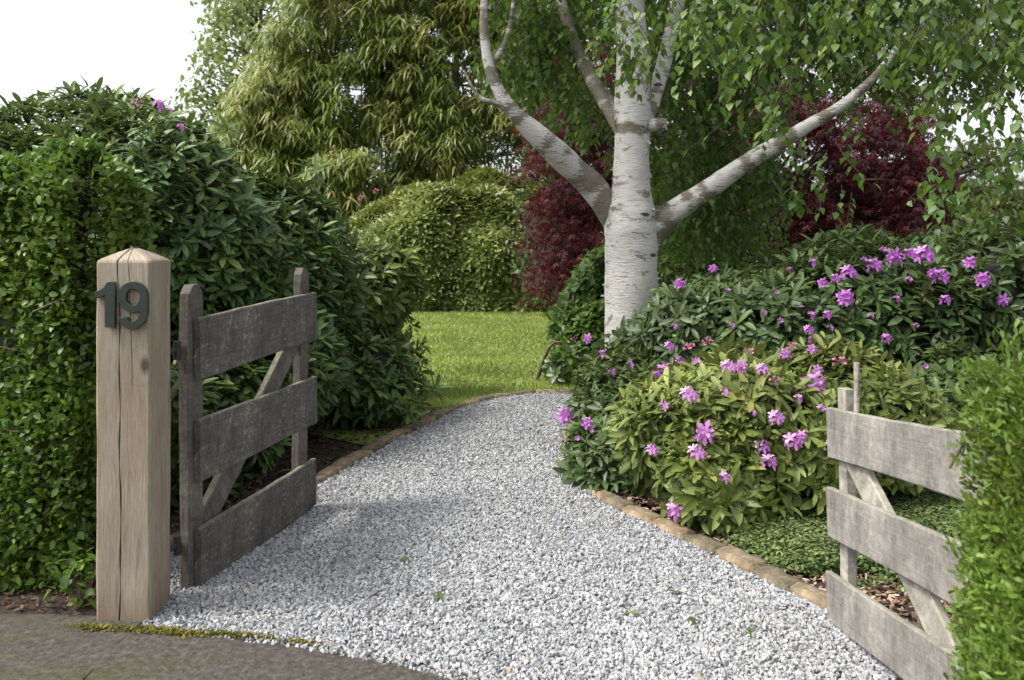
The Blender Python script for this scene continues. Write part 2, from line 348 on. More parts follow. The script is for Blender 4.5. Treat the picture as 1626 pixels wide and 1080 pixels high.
STRIP=[(-7,3.30),(-1.9,3.14),(-1.24,3.02),(-.75,2.915),(-.35,2.78),(.1,2.55),(.6,2.2),(2,1.8)]
drive=[(-1.27,3.02),(-1.24,3.01),(-.75,2.90),(-.35,2.77),(.1,2.54),(.5,2.25),(1.62,2.05)]+[tuple(p) for p in Rs[2:]]+[tuple(p) for p in Ls[::-1]]+[(-1.46,3.45),(-1.30,3.30)]
sheet('gravel_drive',drive,.006,M['gravel'])
lawn=[tuple(p) for p in Ls[26:66]]+[(2.4,9.6),(2.4,12),(2.4,21),(-9,21),(-9,7.0),(-2.2,6.9)]
sheet('lawn',lawn,.010,M['lawn'])
# far lawn and field so that nothing is bare soil towards the horizon
sheet('field',[(-500,21.2),(500,21.2),(500,800),(-500,800)],.008,M['lawn'])
def strip_mesh():
    mb=MB(); top=np.array(spline([(x,y,0) for x,y in STRIP],90)); rs=np.random.RandomState(3)
    rows=[]
    for k,(dy,z) in enumerate([(0.0,-.02),(-.008,.016),(-.03,.022),(-.12,.024),(-.25,.022),(-.4,.022),(-3.0,.02)]):
        r=top.copy(); r[:,1]+=dy+(rs.randn(len(r))*.006 if k<3 else 0); r[:,2]=z+(rs.randn(len(r))*.002 if k<6 else 0); rows.append(r)
    n=len(top); V=np.concatenate(rows); F=[(i*n+j,(i+1)*n+j,(i+1)*n+j+1,i*n+j+1) for i in range(len(rows)-1) for j in range(n-1)]
    mb.add(V,F); return mb.mesh()
o=link('pavement',strip_mesh(),M['concrete']); tag(o,kind='structure')
# moss lying on the strip
def scatter_leaves(mb,P,L,base,rs,tilt=.5,mi=0,rnd=None):
    n=len(P); a=rs.rand(n)*6.283; d=np.stack([np.cos(a),np.sin(a),rs.randn(n)*tilt],1); up=np.stack([rs.randn(n)*.4,rs.randn(n)*.4,np.ones(n)],1)
    mb.inst(base,frames(d,up),P,L*(.6+.7*rs.rand(n)),rs.rand(n) if rnd is None else rnd,mi)
rs=np.random.RandomState(21); P=[]
for cx,cy,rx,ry,n in ((-1.18,2.965,.16,.022,1500),(-.92,2.93,.12,.018,1000),(-.68,2.875,.07,.012,500),(-1.42,2.99,.08,.02,400)):
    q=rs.randn(n,2)*.5; P.append(np.stack([cx+q[:,0]*rx,cy+q[:,1]*ry-.17*(q[:,0]*rx),np.full(n,.026)],1))
P=np.concatenate(P); mb=MB(); scatter_leaves(mb,P,.012,OVAL,rs,.8)
M['moss']=leafmat('moss',[(0,(.05,.055,.01)),(.6,(.13,.12,.02)),(1,(.26,.21,.04))],.9,.2,tcol=(.2,.2,.02))
tag(link('moss',mb.mesh(),M['moss']),'dark olive moss growing on the concrete strip by the gate post','moss',kind='stuff')

# pebbles: crushed angular stones
def hulls(n,seed):
    rs=np.random.RandomState(seed); out=[]
    for i in range(n):
        bm=bmesh.new()
        for p in nrm(rs.randn(11,3))*(.75+.3*rs.rand(11,1))*np.array([1.15,.9,.62]): bm.verts.new(p)
        r=bmesh.ops.convex_hull(bm,input=bm.verts); bmesh.ops.delete(bm,geom=[g for g in r['geom_interior'] if isinstance(g,bmesh.types.BMVert)],context='VERTS')
        bmesh.ops.triangulate(bm,faces=bm.faces); bm.verts.index_update()
        out.append((np.array([v.co[:] for v in bm.verts]),np.array([[v.index for v in f.verts] for f in bm.faces]),np.zeros(len(bm.verts)))); bm.free()
    return out
HULL=hulls(14,5)
def randrot(rs,n):
    q=nrm(rs.randn(n,4)); w_,x,y,z=q.T
    return np.stack([np.stack([1-2*(y*y+z*z),2*(x*y-z*w_),2*(x*z+y*w_)],1),np.stack([2*(x*y+z*w_),1-2*(x*x+z*z),2*(y*z-x*w_)],1),np.stack([2*(x*z-y*w_),2*(y*z+x*w_),1-2*(x*x+y*y)],1)],1)
def pebbles(poly,n,box,size,zlo,zhi,rs,mb):
    P=np.stack([box[0]+rs.rand(n)*(box[1]-box[0]),box[2]+rs.rand(n)*(box[3]-box[2])],1); P=P[inpoly(P,poly)]
    n=len(P); z=zlo+(zhi-zlo)*rs.rand(n); und=.006*np.sin(P[:,0]*5+1)*np.sin(P[:,1]*4.1)
    T=np.stack([P[:,0],P[:,1],z+und],1); S=size*(.6+.75*rs.rand(n)**1.4); Mr=randrot(rs,n); k=rs.randint(0,len(HULL),n); dirt=.5*np.sin(P[:,0]*2.1+.7)*np.sin(P[:,1]*1.7+.4)+.3*np.sin(P[:,0]*5.3+P[:,1]*3.1); el_=np.clip(1-np.min(np.abs(P[:,None,0]-np.interp(P[:,1],Ls[:40,1],Ls[:40,0])[:,None]),axis=1)/.35,0,1)
    rn=np.clip(rs.rand(n)-.13*dirt-.28*el_*rs.rand(n),0,1); rn=np.where(rs.rand(n)<.012,1.0,np.minimum(rn,.95))
    for i in range(len(HULL)):
        s=k==i; mb.inst(HULL[i],Mr[s],T[s],S[s],rn[s])
rs=np.random.RandomState(11); mb=MB()
near=drive+[]
grow=[(-1.27,2.985),(-1.24,2.975),(-.75,2.865),(-.35,2.72),(.1,2.47),(.5,2.2),(1.62,2.05)]+drive[7:]
pebbles(grow,180000,(-1.9,1.7,2.35,5.2),.0097,.008,.026,rs,mb)
pebbles(drive,85000,(-1.4,2.2,5.2,8.8),.0104,.008,.024,rs,mb)
tag(link('gravel_stones',mb.mesh(smooth=False),M['pebble']),'pale grey crushed stone chippings covering the drive','gravel',kind='stuff')

# grass blades
def grass():
    rs=np.random.RandomState(8); n=150000; mb=MB()
    Y=7.2+(rs.rand(n)**1.5)*12.5; P=np.stack([-6.5+rs.rand(n)*8.2,Y],1); P=P[inpoly(P,lawn)]; n=len(P)
    a=rs.rand(n)*6.283; h=.022+.028*rs.rand(n)**2; wd=.0035+.003*rs.rand(n)+.0004*P[:,1]
    T=np.stack([P[:,0],P[:,1],np.full(n,.010)],1); lx=np.stack([np.cos(a),np.sin(a),0*a],1); le=np.stack([rs.randn(n)*.35,rs.randn(n)*.35,np.ones(n)],1)
    V=np.stack([T-lx*wd[:,None],T+lx*wd[:,None],T+le*h[:,None]],1).reshape(-1,3)
    mb.add(V,np.arange(3*n).reshape(-1,3),np.repeat(rs.rand(n),3),0); return mb.mesh()
tag(link('grass',grass(),M['grass']),'short sunlit lawn grass beyond the drive edging','grass',kind='stuff')

# edging blocks on both sides of the drive
def block_mesh(seed):
    rs=np.random.RandomState(seed); bm=bmesh.new(); bmesh.ops.create_cube(bm,size=1); bmesh.ops.scale(bm,vec=(.215,.095,.09),verts=bm.verts)
    bmesh.ops.bevel(bm,geom=list(bm.edges),offset=.008,segments=2,affect='EDGES'); bmesh.ops.subdivide_edges(bm,edges=[e for e in bm.edges if e.calc_length()>.06],cuts=3,use_grid_fill=True)
    for v in bm.verts:
        n=mnoise.noise(Vector(v.co)*22+Vector((seed*3.1,0,0)))+.5*mnoise.noise(Vector(v.co)*60+Vector((seed,0,0))); v.co+=v.co.normalized()*n*.010
    me=bpy.data.meshes.new('edging_stone'); bm.to_mesh(me); bm.free()
    for p in me.polygons: p.use_smooth=True
    me.materials.append(M['sandstone']); return me
BL=[block_mesh(s) for s in range(5)]
def edging(path,y0,y1,off,label,group,seed):
    rs=random.Random(seed); seg=np.linalg.norm(np.diff(path,axis=0),axis=1); s=np.concatenate([[0],np.cumsum(seg)]); d=0
    while d<s[-1]-.1:
        step=.20+rs.random()*.05; c=d+step/2; x=np.interp(c,s,path[:,0]); y=np.interp(c,s,path[:,1]); x2=np.interp(c+.05,s,path[:,0]); y2=np.interp(c+.05,s,path[:,1])
        a=math.atan2(y2-y,x2-x); d+=step
        if not y0<y<y1: continue
        o=bpy.data.objects.new('edging_stone',BL[rs.randrange(5)]); COL.objects.link(o)
        o.location=(x-math.sin(a)*off,y+math.cos(a)*off,-.008+rs.random()*.010); o.rotation_euler=(rs.uniform(-.06,.06),rs.uniform(-.04,.04),a+rs.uniform(-.05,.05)); o.scale=((step-.010)/.215,1+rs.uniform(-.1,.15),1)
        tag(o,label,'edging stone',group)
edging(Ls,3.5,8.1,.055,'mossy brown edging block between the lawn side bushes and the gravel','edging blocks along the left of the drive',1)
edging(Rs,2.5,7.6,-.055,'tan edging block along the curved bed of purple flowering bushes','edging blocks round the flower bed',2)

# ------------------------------------------------------------------ gate post with the house number
def gate_post():
    X0,X1,Y0,Y1=-1.440,-1.252,3.05,3.238; w_=X1-X0; org=(X0,Y0,0)
    t=empty('gate_post',org,0,'square pale oak gate post bearing the number 19','gate post')
    def ring(z,inset=0.0,ct=True):
        b=.007+inset*.1; a=inset; w2=w_-inset; pts=[]; md=[]
        zz=z
        wob=lambda s:.0012*math.sin(zz*9+s)+.0008*math.sin(zz*23+2*s)
        # main crack wanders down the front; a short one from the cap, a weak one below the figure 9
        c1=.076+.010*math.sin((1.2-zz)*2.4)+.003*math.sin(zz*7)+.0018*math.sin(zz*19); d1=.016 if ct else .010; h1=.0024+.0010*math.sin(zz*31)
        c2=.122+.004*math.sin(zz*9)-.10*max(0,zz-1.2); d2=.013*min(1,max(0,(zz-.80)/.3))
        h2=.0014 if d2>0 else .0004
        s=(w2-a)/w_
        def fx(c): return a+c*s
        front=[(a+b,0),(fx(c1)-h1-.004,0),(fx(c1)-h1,0),(fx(c1),d1),(fx(c1)+h1,0),(fx(c1)+h1+.004,0),(fx(c2)-h2-.003,0),(fx(c2)-h2,0),(fx(c2),d2),(fx(c2)+h2,0),(fx(c2)+h2+.003,0),(w2-b,0)]
        for (x,y) in front: pts.append((x,a+y+wob(1))); md.append(1.0 if y>.006 else 0.0)
        c3=w_*.52+.005*math.sin(zz*6); d3=.010*max(0,math.sin(zz*3.4+.6))
        right=[(0,a+b),(0,a+(c3-.002-0)*s),(d3,a+c3*s),(0,a+(c3+.002)*s),(0,w2-b)]
        for (x,y) in right: pts.append((w2-x+wob(2),y)); md.append(1.0 if x>.005 else 0)
        for p in [(w2-b,w2),(a+b,w2),(a,w2-b),(a,a+b)]: pts.append((p[0]+wob(3),p[1])); md.append(0)
        return [(x,y,z) for x,y in pts],md
    mb=MB(); V=[];Md=[]
    lv=[(z,0) for z in np.linspace(-.04,1.262,60)]+[(1.270,.003),(1.2775,.012),(1.288,.030),(1.299,.050),(1.309,.070),(1.3165,.086),(1.319,.0925)]
    for z,i in lv:
        p,m=ring(z,i,i==0); V+=p; Md+=m
    n=len(p); L=len(lv); F=[(i*n+k,i*n+(k+1)%n,(i+1)*n+(k+1)%n,(i+1)*n+k) for i in range(L-1) for k in range(n)]
    mb.add(V,F,.5,np.array(Md)); top=V[-n:]; cx=np.mean(top,0)
    mb.add(list(top)+[cx],[(k,(k+1)%n,n) for k in range(n)])
    me=mb.mesh(smooth=False); link('post',me,M['post'],t)
    # numerals cut from plate, standing on the front face
    def plate(name,outline,hole,x,z,h):
        cu=bpy.data.curves.new(name,'CURVE'); cu.dimensions='2D'; cu.fill_mode='BOTH'; cu.extrude=.007; cu.bevel_depth=.0012; cu.offset=-.0012
        for poly in (outline,hole):
            if not poly: continue
            s=cu.splines.new('POLY'); s.points.add(len(poly)-1); s.use_cyclic_u=True
            for q,(px,py) in zip(s.points,poly): q.co=(px*h,py*h,0,1)
        tmp=bpy.data.objects.new(name,cu); COL.objects.link(tmp); dg=bpy.context.evaluated_depsgraph_get(); me=bpy.data.meshes.new_from_object(tmp.evaluated_get(dg)); bpy.data.objects.remove(tmp)
        me.materials.clear(); o=link('numeral',me,M['numeral'],t,(x,-.0125,z),(R(90),0,0)); return o
    el=lambda cx,cy,rx,ry,a0,a1,n:[(cx+rx*math.cos(R(a)),cy+ry*math.sin(R(a))) for a in np.linspace(a0,a1,n)]
    one=[(.22,0),(.44,0),(.44,1),(.27,1)]+[(.20,.88),(.10,.815),(0,.79),(0,.63),(.10,.65),(.22,.71)]
    nine=el(.31,.675,.31,.325,0,294,40)+el(.27,.37,.185,.215,-3,-80,12)+[(.235,.165),(.205,.20),(.19,.25)]+[(.02,.245),(.035,.16)]+el(.285,.40,.335,.40,-135,0,22)
    plate('one',one,None,.006,1.040,.157)
    plate('nine',nine,el(.31,.675,.145,.175,0,357,36),.086,1.034,.164)
    return t
gate_post()

# ------------------------------------------------------------------ gates
def board_mesh(L,h,t,seed,taper=0,round_top=0,nx=36):
    """plank along +X, height along Z, thickness along Y, with uneven sawn edges"""
    rs=np.random.RandomState(seed); mb=MB(); b=.004; V=[]
    prof=[(-t/2+b,-h/2),(t/2-b,-h/2),(t/2,-h/2+b),(t/2,-h/6),(t/2,h/6),(t/2,h/2-b),(t/2-b,h/2),(-t/2+b,h/2),(-t/2,h/2-b),(-t/2,h/6),(-t/2,-h/6),(-t/2,-h/2+b)]
    xs=np.linspace(0,L,nx); p1,p2,p3=rs.rand(3)*6.28
    for i,x in enumerate(xs):
        top=.0022*math.sin(x*5+p1)+.0007*math.sin(x*23+p2)+rs.randn()*.0005; bot=.0018*math.sin(x*6+p3)+rs.randn()*.0005; bow=.003*math.sin(x*3+p2)
        sc=1.0
        if round_top and x>L-round_top: u=(x-(L-round_top))/round_top; sc=math.sqrt(max(.02,1-.86*u*u))
        for (y,z) in prof: V.append((x,y+bow,z*sc+(top if z>0 else bot)))
    n=len(prof); F=[(i*n+k,i*n+(k+1)%n,(i+1)*n+(k+1)%n,(i+1)*n+k) for i in range(nx-1) for k in range(n)]
    V=np.array(V); mb.add(V,F)
    for i,s in ((0,1),(nx-1,-1)):
        r=V[i*n:(i+1)*n]; fc=[(k,(k+1)%n,n) for k in range(n)]; mb.add(np.concatenate([r,[r.mean(0)]]),fc)
    me=mb.mesh(smooth=False); bm=bmesh.new(); bm.from_mesh(me); bmesh.ops.remove_doubles(bm,verts=bm.verts,dist=1e-5); bmesh.ops.recalc_face_normals(bm,faces=bm.faces); bm.to_mesh(me); bm.free(); return me
def plank(parent,name,A,B,h,t,mat,seed,y=0,rt=0):
    """A,B = (x,z) ends in the gate's own plane, y = offset across the gate"""
    dx,dz=B[0]-A[0],B[1]-A[1]; L=math.hypot(dx,dz); o=link(name,board_mesh(L,h,t,seed,round_top=rt),mat,parent,(A[0],y,A[1]),(0,-math.atan2(dz,dx),0)); return o
def bolt(mb,x,y,z,r=.009,n=10,d=.008):
    a=np.arange(n)/n*6.283; c=np.stack([x+r*np.cos(a),0*a+y,z+r*np.sin(a)],1); e=c.copy(); e[:,1]-=d
    mb.add(np.concatenate([c,e,[[x,y-d-.002,z]]]),[(k,(k+1)%n,n+(k+1)%n,n+k) for k in range(n)]); mb.add(np.concatenate([e,[[x,y-d-.002,z]]]),[(k,(k+1)%n,n) for k in range(n)])
# left leaf: swung open beside the post; x runs from the hinge to the free end
ax,ay,bx,by=-1.196,3.35,-.990,4.42
rz=math.atan2(by-ay,bx-ax); Lg=math.hypot(bx-ax,by-ay)
g=empty('wooden_gate',(ax,ay,0),rz,'dark weathered three-board gate hanging open beside the number 19 post','gate','driveway gates')
for i,((z0,z1),(q0,q1)) in enumerate([((.814,1.049),(.862,1.100)),((.427,.654),(.437,.681)),((.010,.247),(.030,.266))]):
    plank(g,'board',(0,(z0+z1)/2),(Lg,(q0+q1)/2),(z1-z0+q1-q0)/2,.026,M['wood_dark'],10+i,0)
plank(g,'stile',(.020,.02),(.020,1.175),.105,.040,M['wood_stile'],20,.0345,.05)
plank(g,'stile',(Lg-.10,.05),(Lg-.085,1.222),.095,.040,M['wood_stile'],21,.0345,.06)
plank(g,'brace',(.085,.235),(Lg-.15,.90),.115,.030,M['wood_stile'],22,.031)
for z in (.93,.20):
    mb=MB(); tube(mb,[(-.19,.045,z),(-.12,.05,z),(-.06,.052,z)],.011,8); tube(mb,[(-.055,.05,z-.035),(-.055,.05,z+.035)],.014,10)
    v=[(-.055,.0585,z-.02),(.07,.0585,z-.016),(.07,.0585,z+.016),(-.055,.0585,z+.02)]; v2=[(x,y+.005,q) for x,y,q in v]
    mb.add(v+v2,[(3,2,1,0),(4,5,6,7),(0,1,5,4),(1,2,6,5),(2,3,7,6),(3,0,4,7)]); link('hinge',mb.mesh(smooth=False),M['iron'],g)
mb=MB()
for z in (.03,.975): bolt(mb,-.018,.013,z)
# right leaf: same build, paler, sagging at its free end; x runs from the free end to the hinge
ax,ay,bx,by=1.113,3.09,1.140,2.10
rz=math.atan2(by-ay,bx-ax); Lg=math.hypot(bx-ax,by-ay)
g=empty('wooden_gate',(ax,ay,0),rz,'pale grey weathered gate standing open at the right beside the clipped hedge','gate','driveway gates')
up=.105
for i,(z0,z1) in enumerate([(.583,.753),(.307,.474),(.012,.180)]):
    plank(g,'board',(0,(z0+z1)/2),(Lg,(z0+z1)/2+up),z1-z0,.022,M['wood_grey'],40+i,0)
plank(g,'stile',(.085,.03),(.075,.832),.062,.036,M['wood_pale'],50,.030,0)
plank(g,'slat',(.150,.60),(.150,.930),.024,.014,M['wood_pale'],51,.030,0)
plank(g,'brace',(.13,.62),(Lg-.12,.17),.105,.026,M['wood_pale'],52,.025)
plank(g,'stile',(Lg-.05,.10),(Lg-.05,.90),.07,.036,M['wood_pale'],53,.030,.04)
# its hanging post stands inside the hedge
tp=empty('gate_post',(1.14,1.88,0),0,'grey post standing in the right hedge carrying the pale gate','gate post')
bm=bmesh.new(); bmesh.ops.create_cube(bm,size=1); bmesh.ops.scale(bm,vec=(.14,.14,.92),verts=bm.verts); bmesh.ops.translate(bm,vec=(.07,.07,.46),verts=bm.verts)
bmesh.ops.bevel(bm,geom=list(bm.edges),offset=.01,segments=2,affect='EDGES'); me=bpy.data.meshes.new('post'); bm.to_mesh(me); bm.free(); link('post',me,M['wood_pale'],tp)

# ------------------------------------------------------------------ bushes
class Lump:
    def __init__(s,seed,amp=.09,freq=3.2):
        rs=np.random.RandomState(seed); s.k=rs.randn(7,3)*freq; s.p=rs.rand(7)*6.283; s.a=amp/1.8
    def __call__(s,P): return (np.sin(P@s.k.T+s.p)).sum(1)*s.a
def evalf(E,P):
    return np.min([np.sqrt((((P-np.array(c))/np.array(r))**2).sum(1)) for c,r in E],axis=0)
def sample(E,n,rs,lump,depth=.16,back=-.35,zmin=.03,deepfrac=.4):
    ar=np.array([ (r[0]*r[1])**1.6+(r[0]*r[2])**1.6+(r[1]*r[2])**1.6 for c,r in E])**(1/1.6); k=rs.choice(len(E),n*4,p=ar/ar.sum())
    C=np.array([c for c,r in E],float)[k]; Rr=np.array([r for c,r in E],float)[k]
    d=nrm(rs.randn(len(k),3)); N=nrm(d/Rr); P=C+d*Rr
    dd=np.where(rs.rand(len(k))<deepfrac, rs.rand(len(k))*depth*2, np.abs(rs.randn(len(k)))*depth*.2)
    ok=np.ones(len(k),bool)
    for j,(c,r) in enumerate(E):
        f=np.sqrt((((P-np.array(c))/np.array(r))**2).sum(1)); ok&=(k==j)|(f>.90)
    P=P+N*(lump(P)-dd)[:,None]
    cd=nrm(np.array([0,0,H])-P); ok&=((N*cd).sum(1)>back)&(P[:,2]>zmin)
    P,N=P[ok],N[ok]; return P[:n],N[:n]
def add_whorls(mb,P,N,rs,L,base,kmin=8,kmax=12,upb=.62,spread=.36,rnd_bias=0.0,budp=.12,budL=.03,twig=.16):
    n=len(P); axis=nrm(N*.85+np.array([0,0,upb])+rs.randn(n,3)*spread)
    ref=np.where(np.abs(axis[:,2:3])>.9,np.array([[1.,0,0]]),np.array([[0,0,1.]])); X=nrm(np.cross(axis,ref)); Yv=np.cross(axis,X)
    K=kmax; ks=rs.randint(kmin,kmax+1,n); idx=np.repeat(np.arange(n),K); j=np.tile(np.arange(K),n); keep=j<ks[idx]; idx,j=idx[keep],j[keep]
    m=len(idx); phi=j*2.39996+rs.randn(m)*.18+(rs.rand(n)*6.28)[idx]; e=R(44)-j/ks[idx]*R(54)+rs.randn(m)*.15
    rad=np.cos(phi)[:,None]*X[idx]+np.sin(phi)[:,None]*Yv[idx]; d=rad*np.cos(e)[:,None]+axis[idx]*np.sin(e)[:,None]; d[:,2]-=.04
    up=axis[idx]*np.cos(e)[:,None]-rad*np.sin(e)[:,None]+rs.randn(m,3)*.12
    S=L*(.60+.55*rs.rand(m))*(.72+.55*rs.rand(n))[idx]
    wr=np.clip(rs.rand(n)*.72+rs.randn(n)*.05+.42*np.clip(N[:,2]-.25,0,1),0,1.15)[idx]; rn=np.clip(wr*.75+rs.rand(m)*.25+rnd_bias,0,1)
    st=P[idx]+axis[idx]*(-.018*j/ks[idx])[:,None]+d*.012
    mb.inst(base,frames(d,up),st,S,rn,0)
    b=rs.rand(n)<budp
    if b.any():
        q=b.nonzero()[0]
        for s in range(3):
            a=s*2.094; dd=nrm(axis[q]*1.0+.35*(math.cos(a)*X[q]+math.sin(a)*Yv[q])); uu=-(math.cos(a)*X[q]+math.sin(a)*Yv[q]); mb.inst(OVAL,frames(dd,uu),P[q],budL*(.7+.5*rs.rand(len(q))),rs.rand(len(q)),1)
    return axis
def core(E,scale,seed,lump):
    mb=MB()
    bm=bmesh.new(); bmesh.ops.create_icosphere(bm,subdivisions=4,radius=1); bm.verts.index_update(); v=np.array([q.co[:] for q in bm.verts]); f=np.array([[q.index for q in t.verts] for t in bm.faces]); bm.free()
    for c,r in E:
        P=v*np.array(r)*scale+np.array(c); P=P+nrm(v/np.array(r))*(lump(P)*1.0+.035*np.sin(P[:,0]*23+seed)*np.sin(P[:,1]*19)*np.sin(P[:,2]*27))[:,None]; P[:,2]=np.maximum(P[:,2],-.02); mb.add(P,f)
    return mb
# flower trusses: a dome of five-petalled florets
def truss_mesh(seed,nf,open_=1.0):
    rs=np.random.RandomState(seed); mb=MB(); PET=leaf([0,.35,.72,1],[.04,.17,.25,.06],.15,.35)
    d=[]; 
    for i in range(nf):
        z=1-1.15*(i+.4)/nf; a=i*2.39996+rs.rand()*.3; r=math.sqrt(max(0,1-z*z)); d.append((r*math.cos(a),r*math.sin(a),z))
    d=np.array(d)+rs.randn(nf,3)*.24; d=nrm(d); ref=np.where(np.abs(d[:,2:3])>.9,np.array([[1.,0,0]]),np.array([[0,0,1.]])); X=nrm(np.cross(d,ref)); Yv=np.cross(d,X); c=d*(.30+.45*rs.rand(nf,1))
    fr=rs.rand(nf)
    for k in range(5):
        a=k*1.2566+rs.rand(nf)*.2; rad=np.cos(a)[:,None]*X+np.sin(a)[:,None]*Yv; dd=rad*open_+d*(.75+.2*rs.rand(nf,1)); uu=d-rad*.5+rs.randn(nf,3)*.1
        mb.inst(PET,frames(dd,uu),c,(.62+.40*rs.rand(nf))*np.where(fr<.15,.6,1),np.clip(fr*.6+.4*rs.rand(nf),0,1))
    twigs(mb,np.zeros((nf,3))-np.array([0,0,.1]),c,.03,.03,.2)
    return mb.mesh()
TR=[truss_mesh(s,7+s%4) for s in range(4)]; TRS=[truss_mesh(9+s,4,.8) for s in range(3)]; TRB=[truss_mesh(19+s,5,.18) for s in range(2)]
for m_ in TR+TRS: m_.materials.append(M['petal'])
TRL=[m_.copy() for m_ in TR]; TRSL=[m_.copy() for m_ in TRS]
for m_ in TRL+TRSL: m_.materials.clear(); m_.materials.append(M['petal_light'])
for m_ in TRB: m_.materials.append(M['pink'])
def hit(px,py,E,lump):
    Y=np.arange(2.2,26,.015); P=np.stack([(px-813)/1400*Y,Y,H+(400-py)/1400*Y],1); f=evalf(E,P)-lump(P)/np.mean([min(q[1]) for q in E]); i=np.argmax(f<1) if (f<1).any() else np.argmin(f)
    p=P[i]; g=np.array([evalf(E,(p+e)[None])[0]-evalf(E,(p-e)[None])[0] for e in np.eye(3)*.01]); return p,nrm(g[None])[0]
def place_trusses(parent,base,E,lump,spots,seed,petal=None):
    rs=random.Random(seed)
    for px,py,size,*kind in spots:
        p,n=hit(px,py,E,lump); k=kind[0] if kind else ('s' if size<15 else 'f'); me=rs.choice({'f':TRL if petal else TR,'s':TRSL if petal else TRS,'b':TRB}[k])
        rad=size*.5*p[1]/1400*(1.12 if petal else .95); o=bpy.data.objects.new('flower_truss',me); COL.objects.link(o); o.parent=parent
        view=nrm(np.array([0,0,H])-p); q=p+n*.03+view*.05; ax_=nrm(n*.5+np.array([0,0,.55])+view*.45); o.location=Vector(q-np.array(base)); o.rotation_euler=Vector(ax_).to_track_quat('Z','Y').to_euler(); o.scale=(rad,)*3
def bush(name,label,cat,E,n,L,mat,seed,base=None,amp=.09,freq=3.2,leafbase=RHODO,coresc=.74,spots=(),group=None,depth=.16,extra=None,nstem=70,petal=None,**kw):
    rs=np.random.RandomState(seed); lump=Lump(seed,amp,freq); b=base or (E[0][0][0],E[0][0][1],0)
    t=empty(name,b,0,label,cat,group)
    P,N=sample(E,n,rs,lump,depth); mb=MB()
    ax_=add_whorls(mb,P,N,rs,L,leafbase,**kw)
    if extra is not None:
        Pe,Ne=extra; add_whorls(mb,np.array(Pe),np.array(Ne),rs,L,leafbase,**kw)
    link('foliage',mb.mesh(b),[M[mat],M['bud']],t)
    sm=MB(); q=rs.rand(len(P))<min(1,nstem/len(P)*8); C=P-N*.30+np.array([0,0,-.12]); C[:,2]=np.maximum(C[:,2],.0); twigs(sm,C[q],P[q],.006,.0035)
    # a few main stems from the root
    for i in range(9):
        e=E[rs.randint(len(E))]; c=np.array(e[0]); tgt=c+nrm(rs.randn(1,3))[0]*np.array(e[1])*.5; tgt[2]=max(tgt[2],.15); r0=np.array([c[0]+rs.randn()*.12,c[1]+rs.randn()*.12,0]); one=MB(); tube(one,spline([r0,(r0+tgt)/2+rs.randn(3)*.05+np.array([0,0,.08]),tgt],8),np.linspace(.022,.007,8),6); link('stem',one.mesh(b),M['twig'],t)
    tag(link('twigs',sm.mesh(b),M['twig'],t),kind='stuff')
    link('shade_core',core(E,coresc,seed,lump).mesh(b),M['inner'],t)  # added closed core: stops light passing through and darkens the bush inside
    if spots: place_trusses(t,b,E,lump,spots,seed,petal)
    return t

# big dark rhododendron behind post and left gate
EA=[((-3.0,6.35,1.05),(1.60,1.55,1.15)),((-2.0,6.75,.92),(.72,.95,.98)),((-1.66,6.0,.45),(.56,.80,.50)),((-4.9,6.2,1.2),(1.7,1.5,1.22)),((-1.25,6.55,.32),(.40,.50,.30)),((-1.72,5.05,.38),(.42,.75,.50)),((-2.25,4.35,.6),(.50,.60,.72))]
ex=[W(660,622,6.3),W(678,612,6.35),W(640,600,6.4),W(690,618,6.3),W(625,640,6.3),W(668,640,6.2),W(650,655,6.2),W(500,268,6.9),W(508,290,6.8),W(485,262,6.9),W(360,205,6.6),W(330,222,6.4),W(215,165,6.3),W(255,190,6.3),W(140,140,6.4)]
bush('rhododendron_bush','huge dark green rhododendron rising behind the number 19 post and dark gate','bush',EA,7200,.114,'rhodo_dark',31,(-2.4,6.4,0),amp=.12,freq=2.6,
     spots=[(218,172,15,'b'),(250,176,18,'s'),(268,183,9,'s'),(285,210,12,'s')],extra=(ex,[(.7,-.2,.4)]*len(ex)),kmin=8,kmax=11,budp=.10,budL=.035)
# yellow-green rhododendron at its far right end
EB=[((-1.18,8.0,.98),(.33,.4,.42)),((-1.2,8.1,.45),(.28,.35,.42))]
bush('rhododendron_bush','small yellow-green budding rhododendron at the lawn end of the big dark one','bush',EB,380,.135,'rhodo_light',32,spots=[(570,384,11,'b')],kmin=7,kmax=10,budp=.3,budL=.05,nstem=20)
# clipped mound across the lawn
EC=[((-.75,20.9,.65),(3.25,2.3,2.30))]
bush('mound_bush','rounded pale green clipped mound bush at the far edge of the lawn','bush',EC,8500,.17,'mound',33,amp=.16,freq=1.9,leafbase=RHODO_LOW,coresc=.86,depth=.12,upb=.75,spread=.5,spots=[(574,316,9,'b'),(598,306,9,'b')],kmin=7,kmax=9,budp=.05,budL=.08,nstem=10)
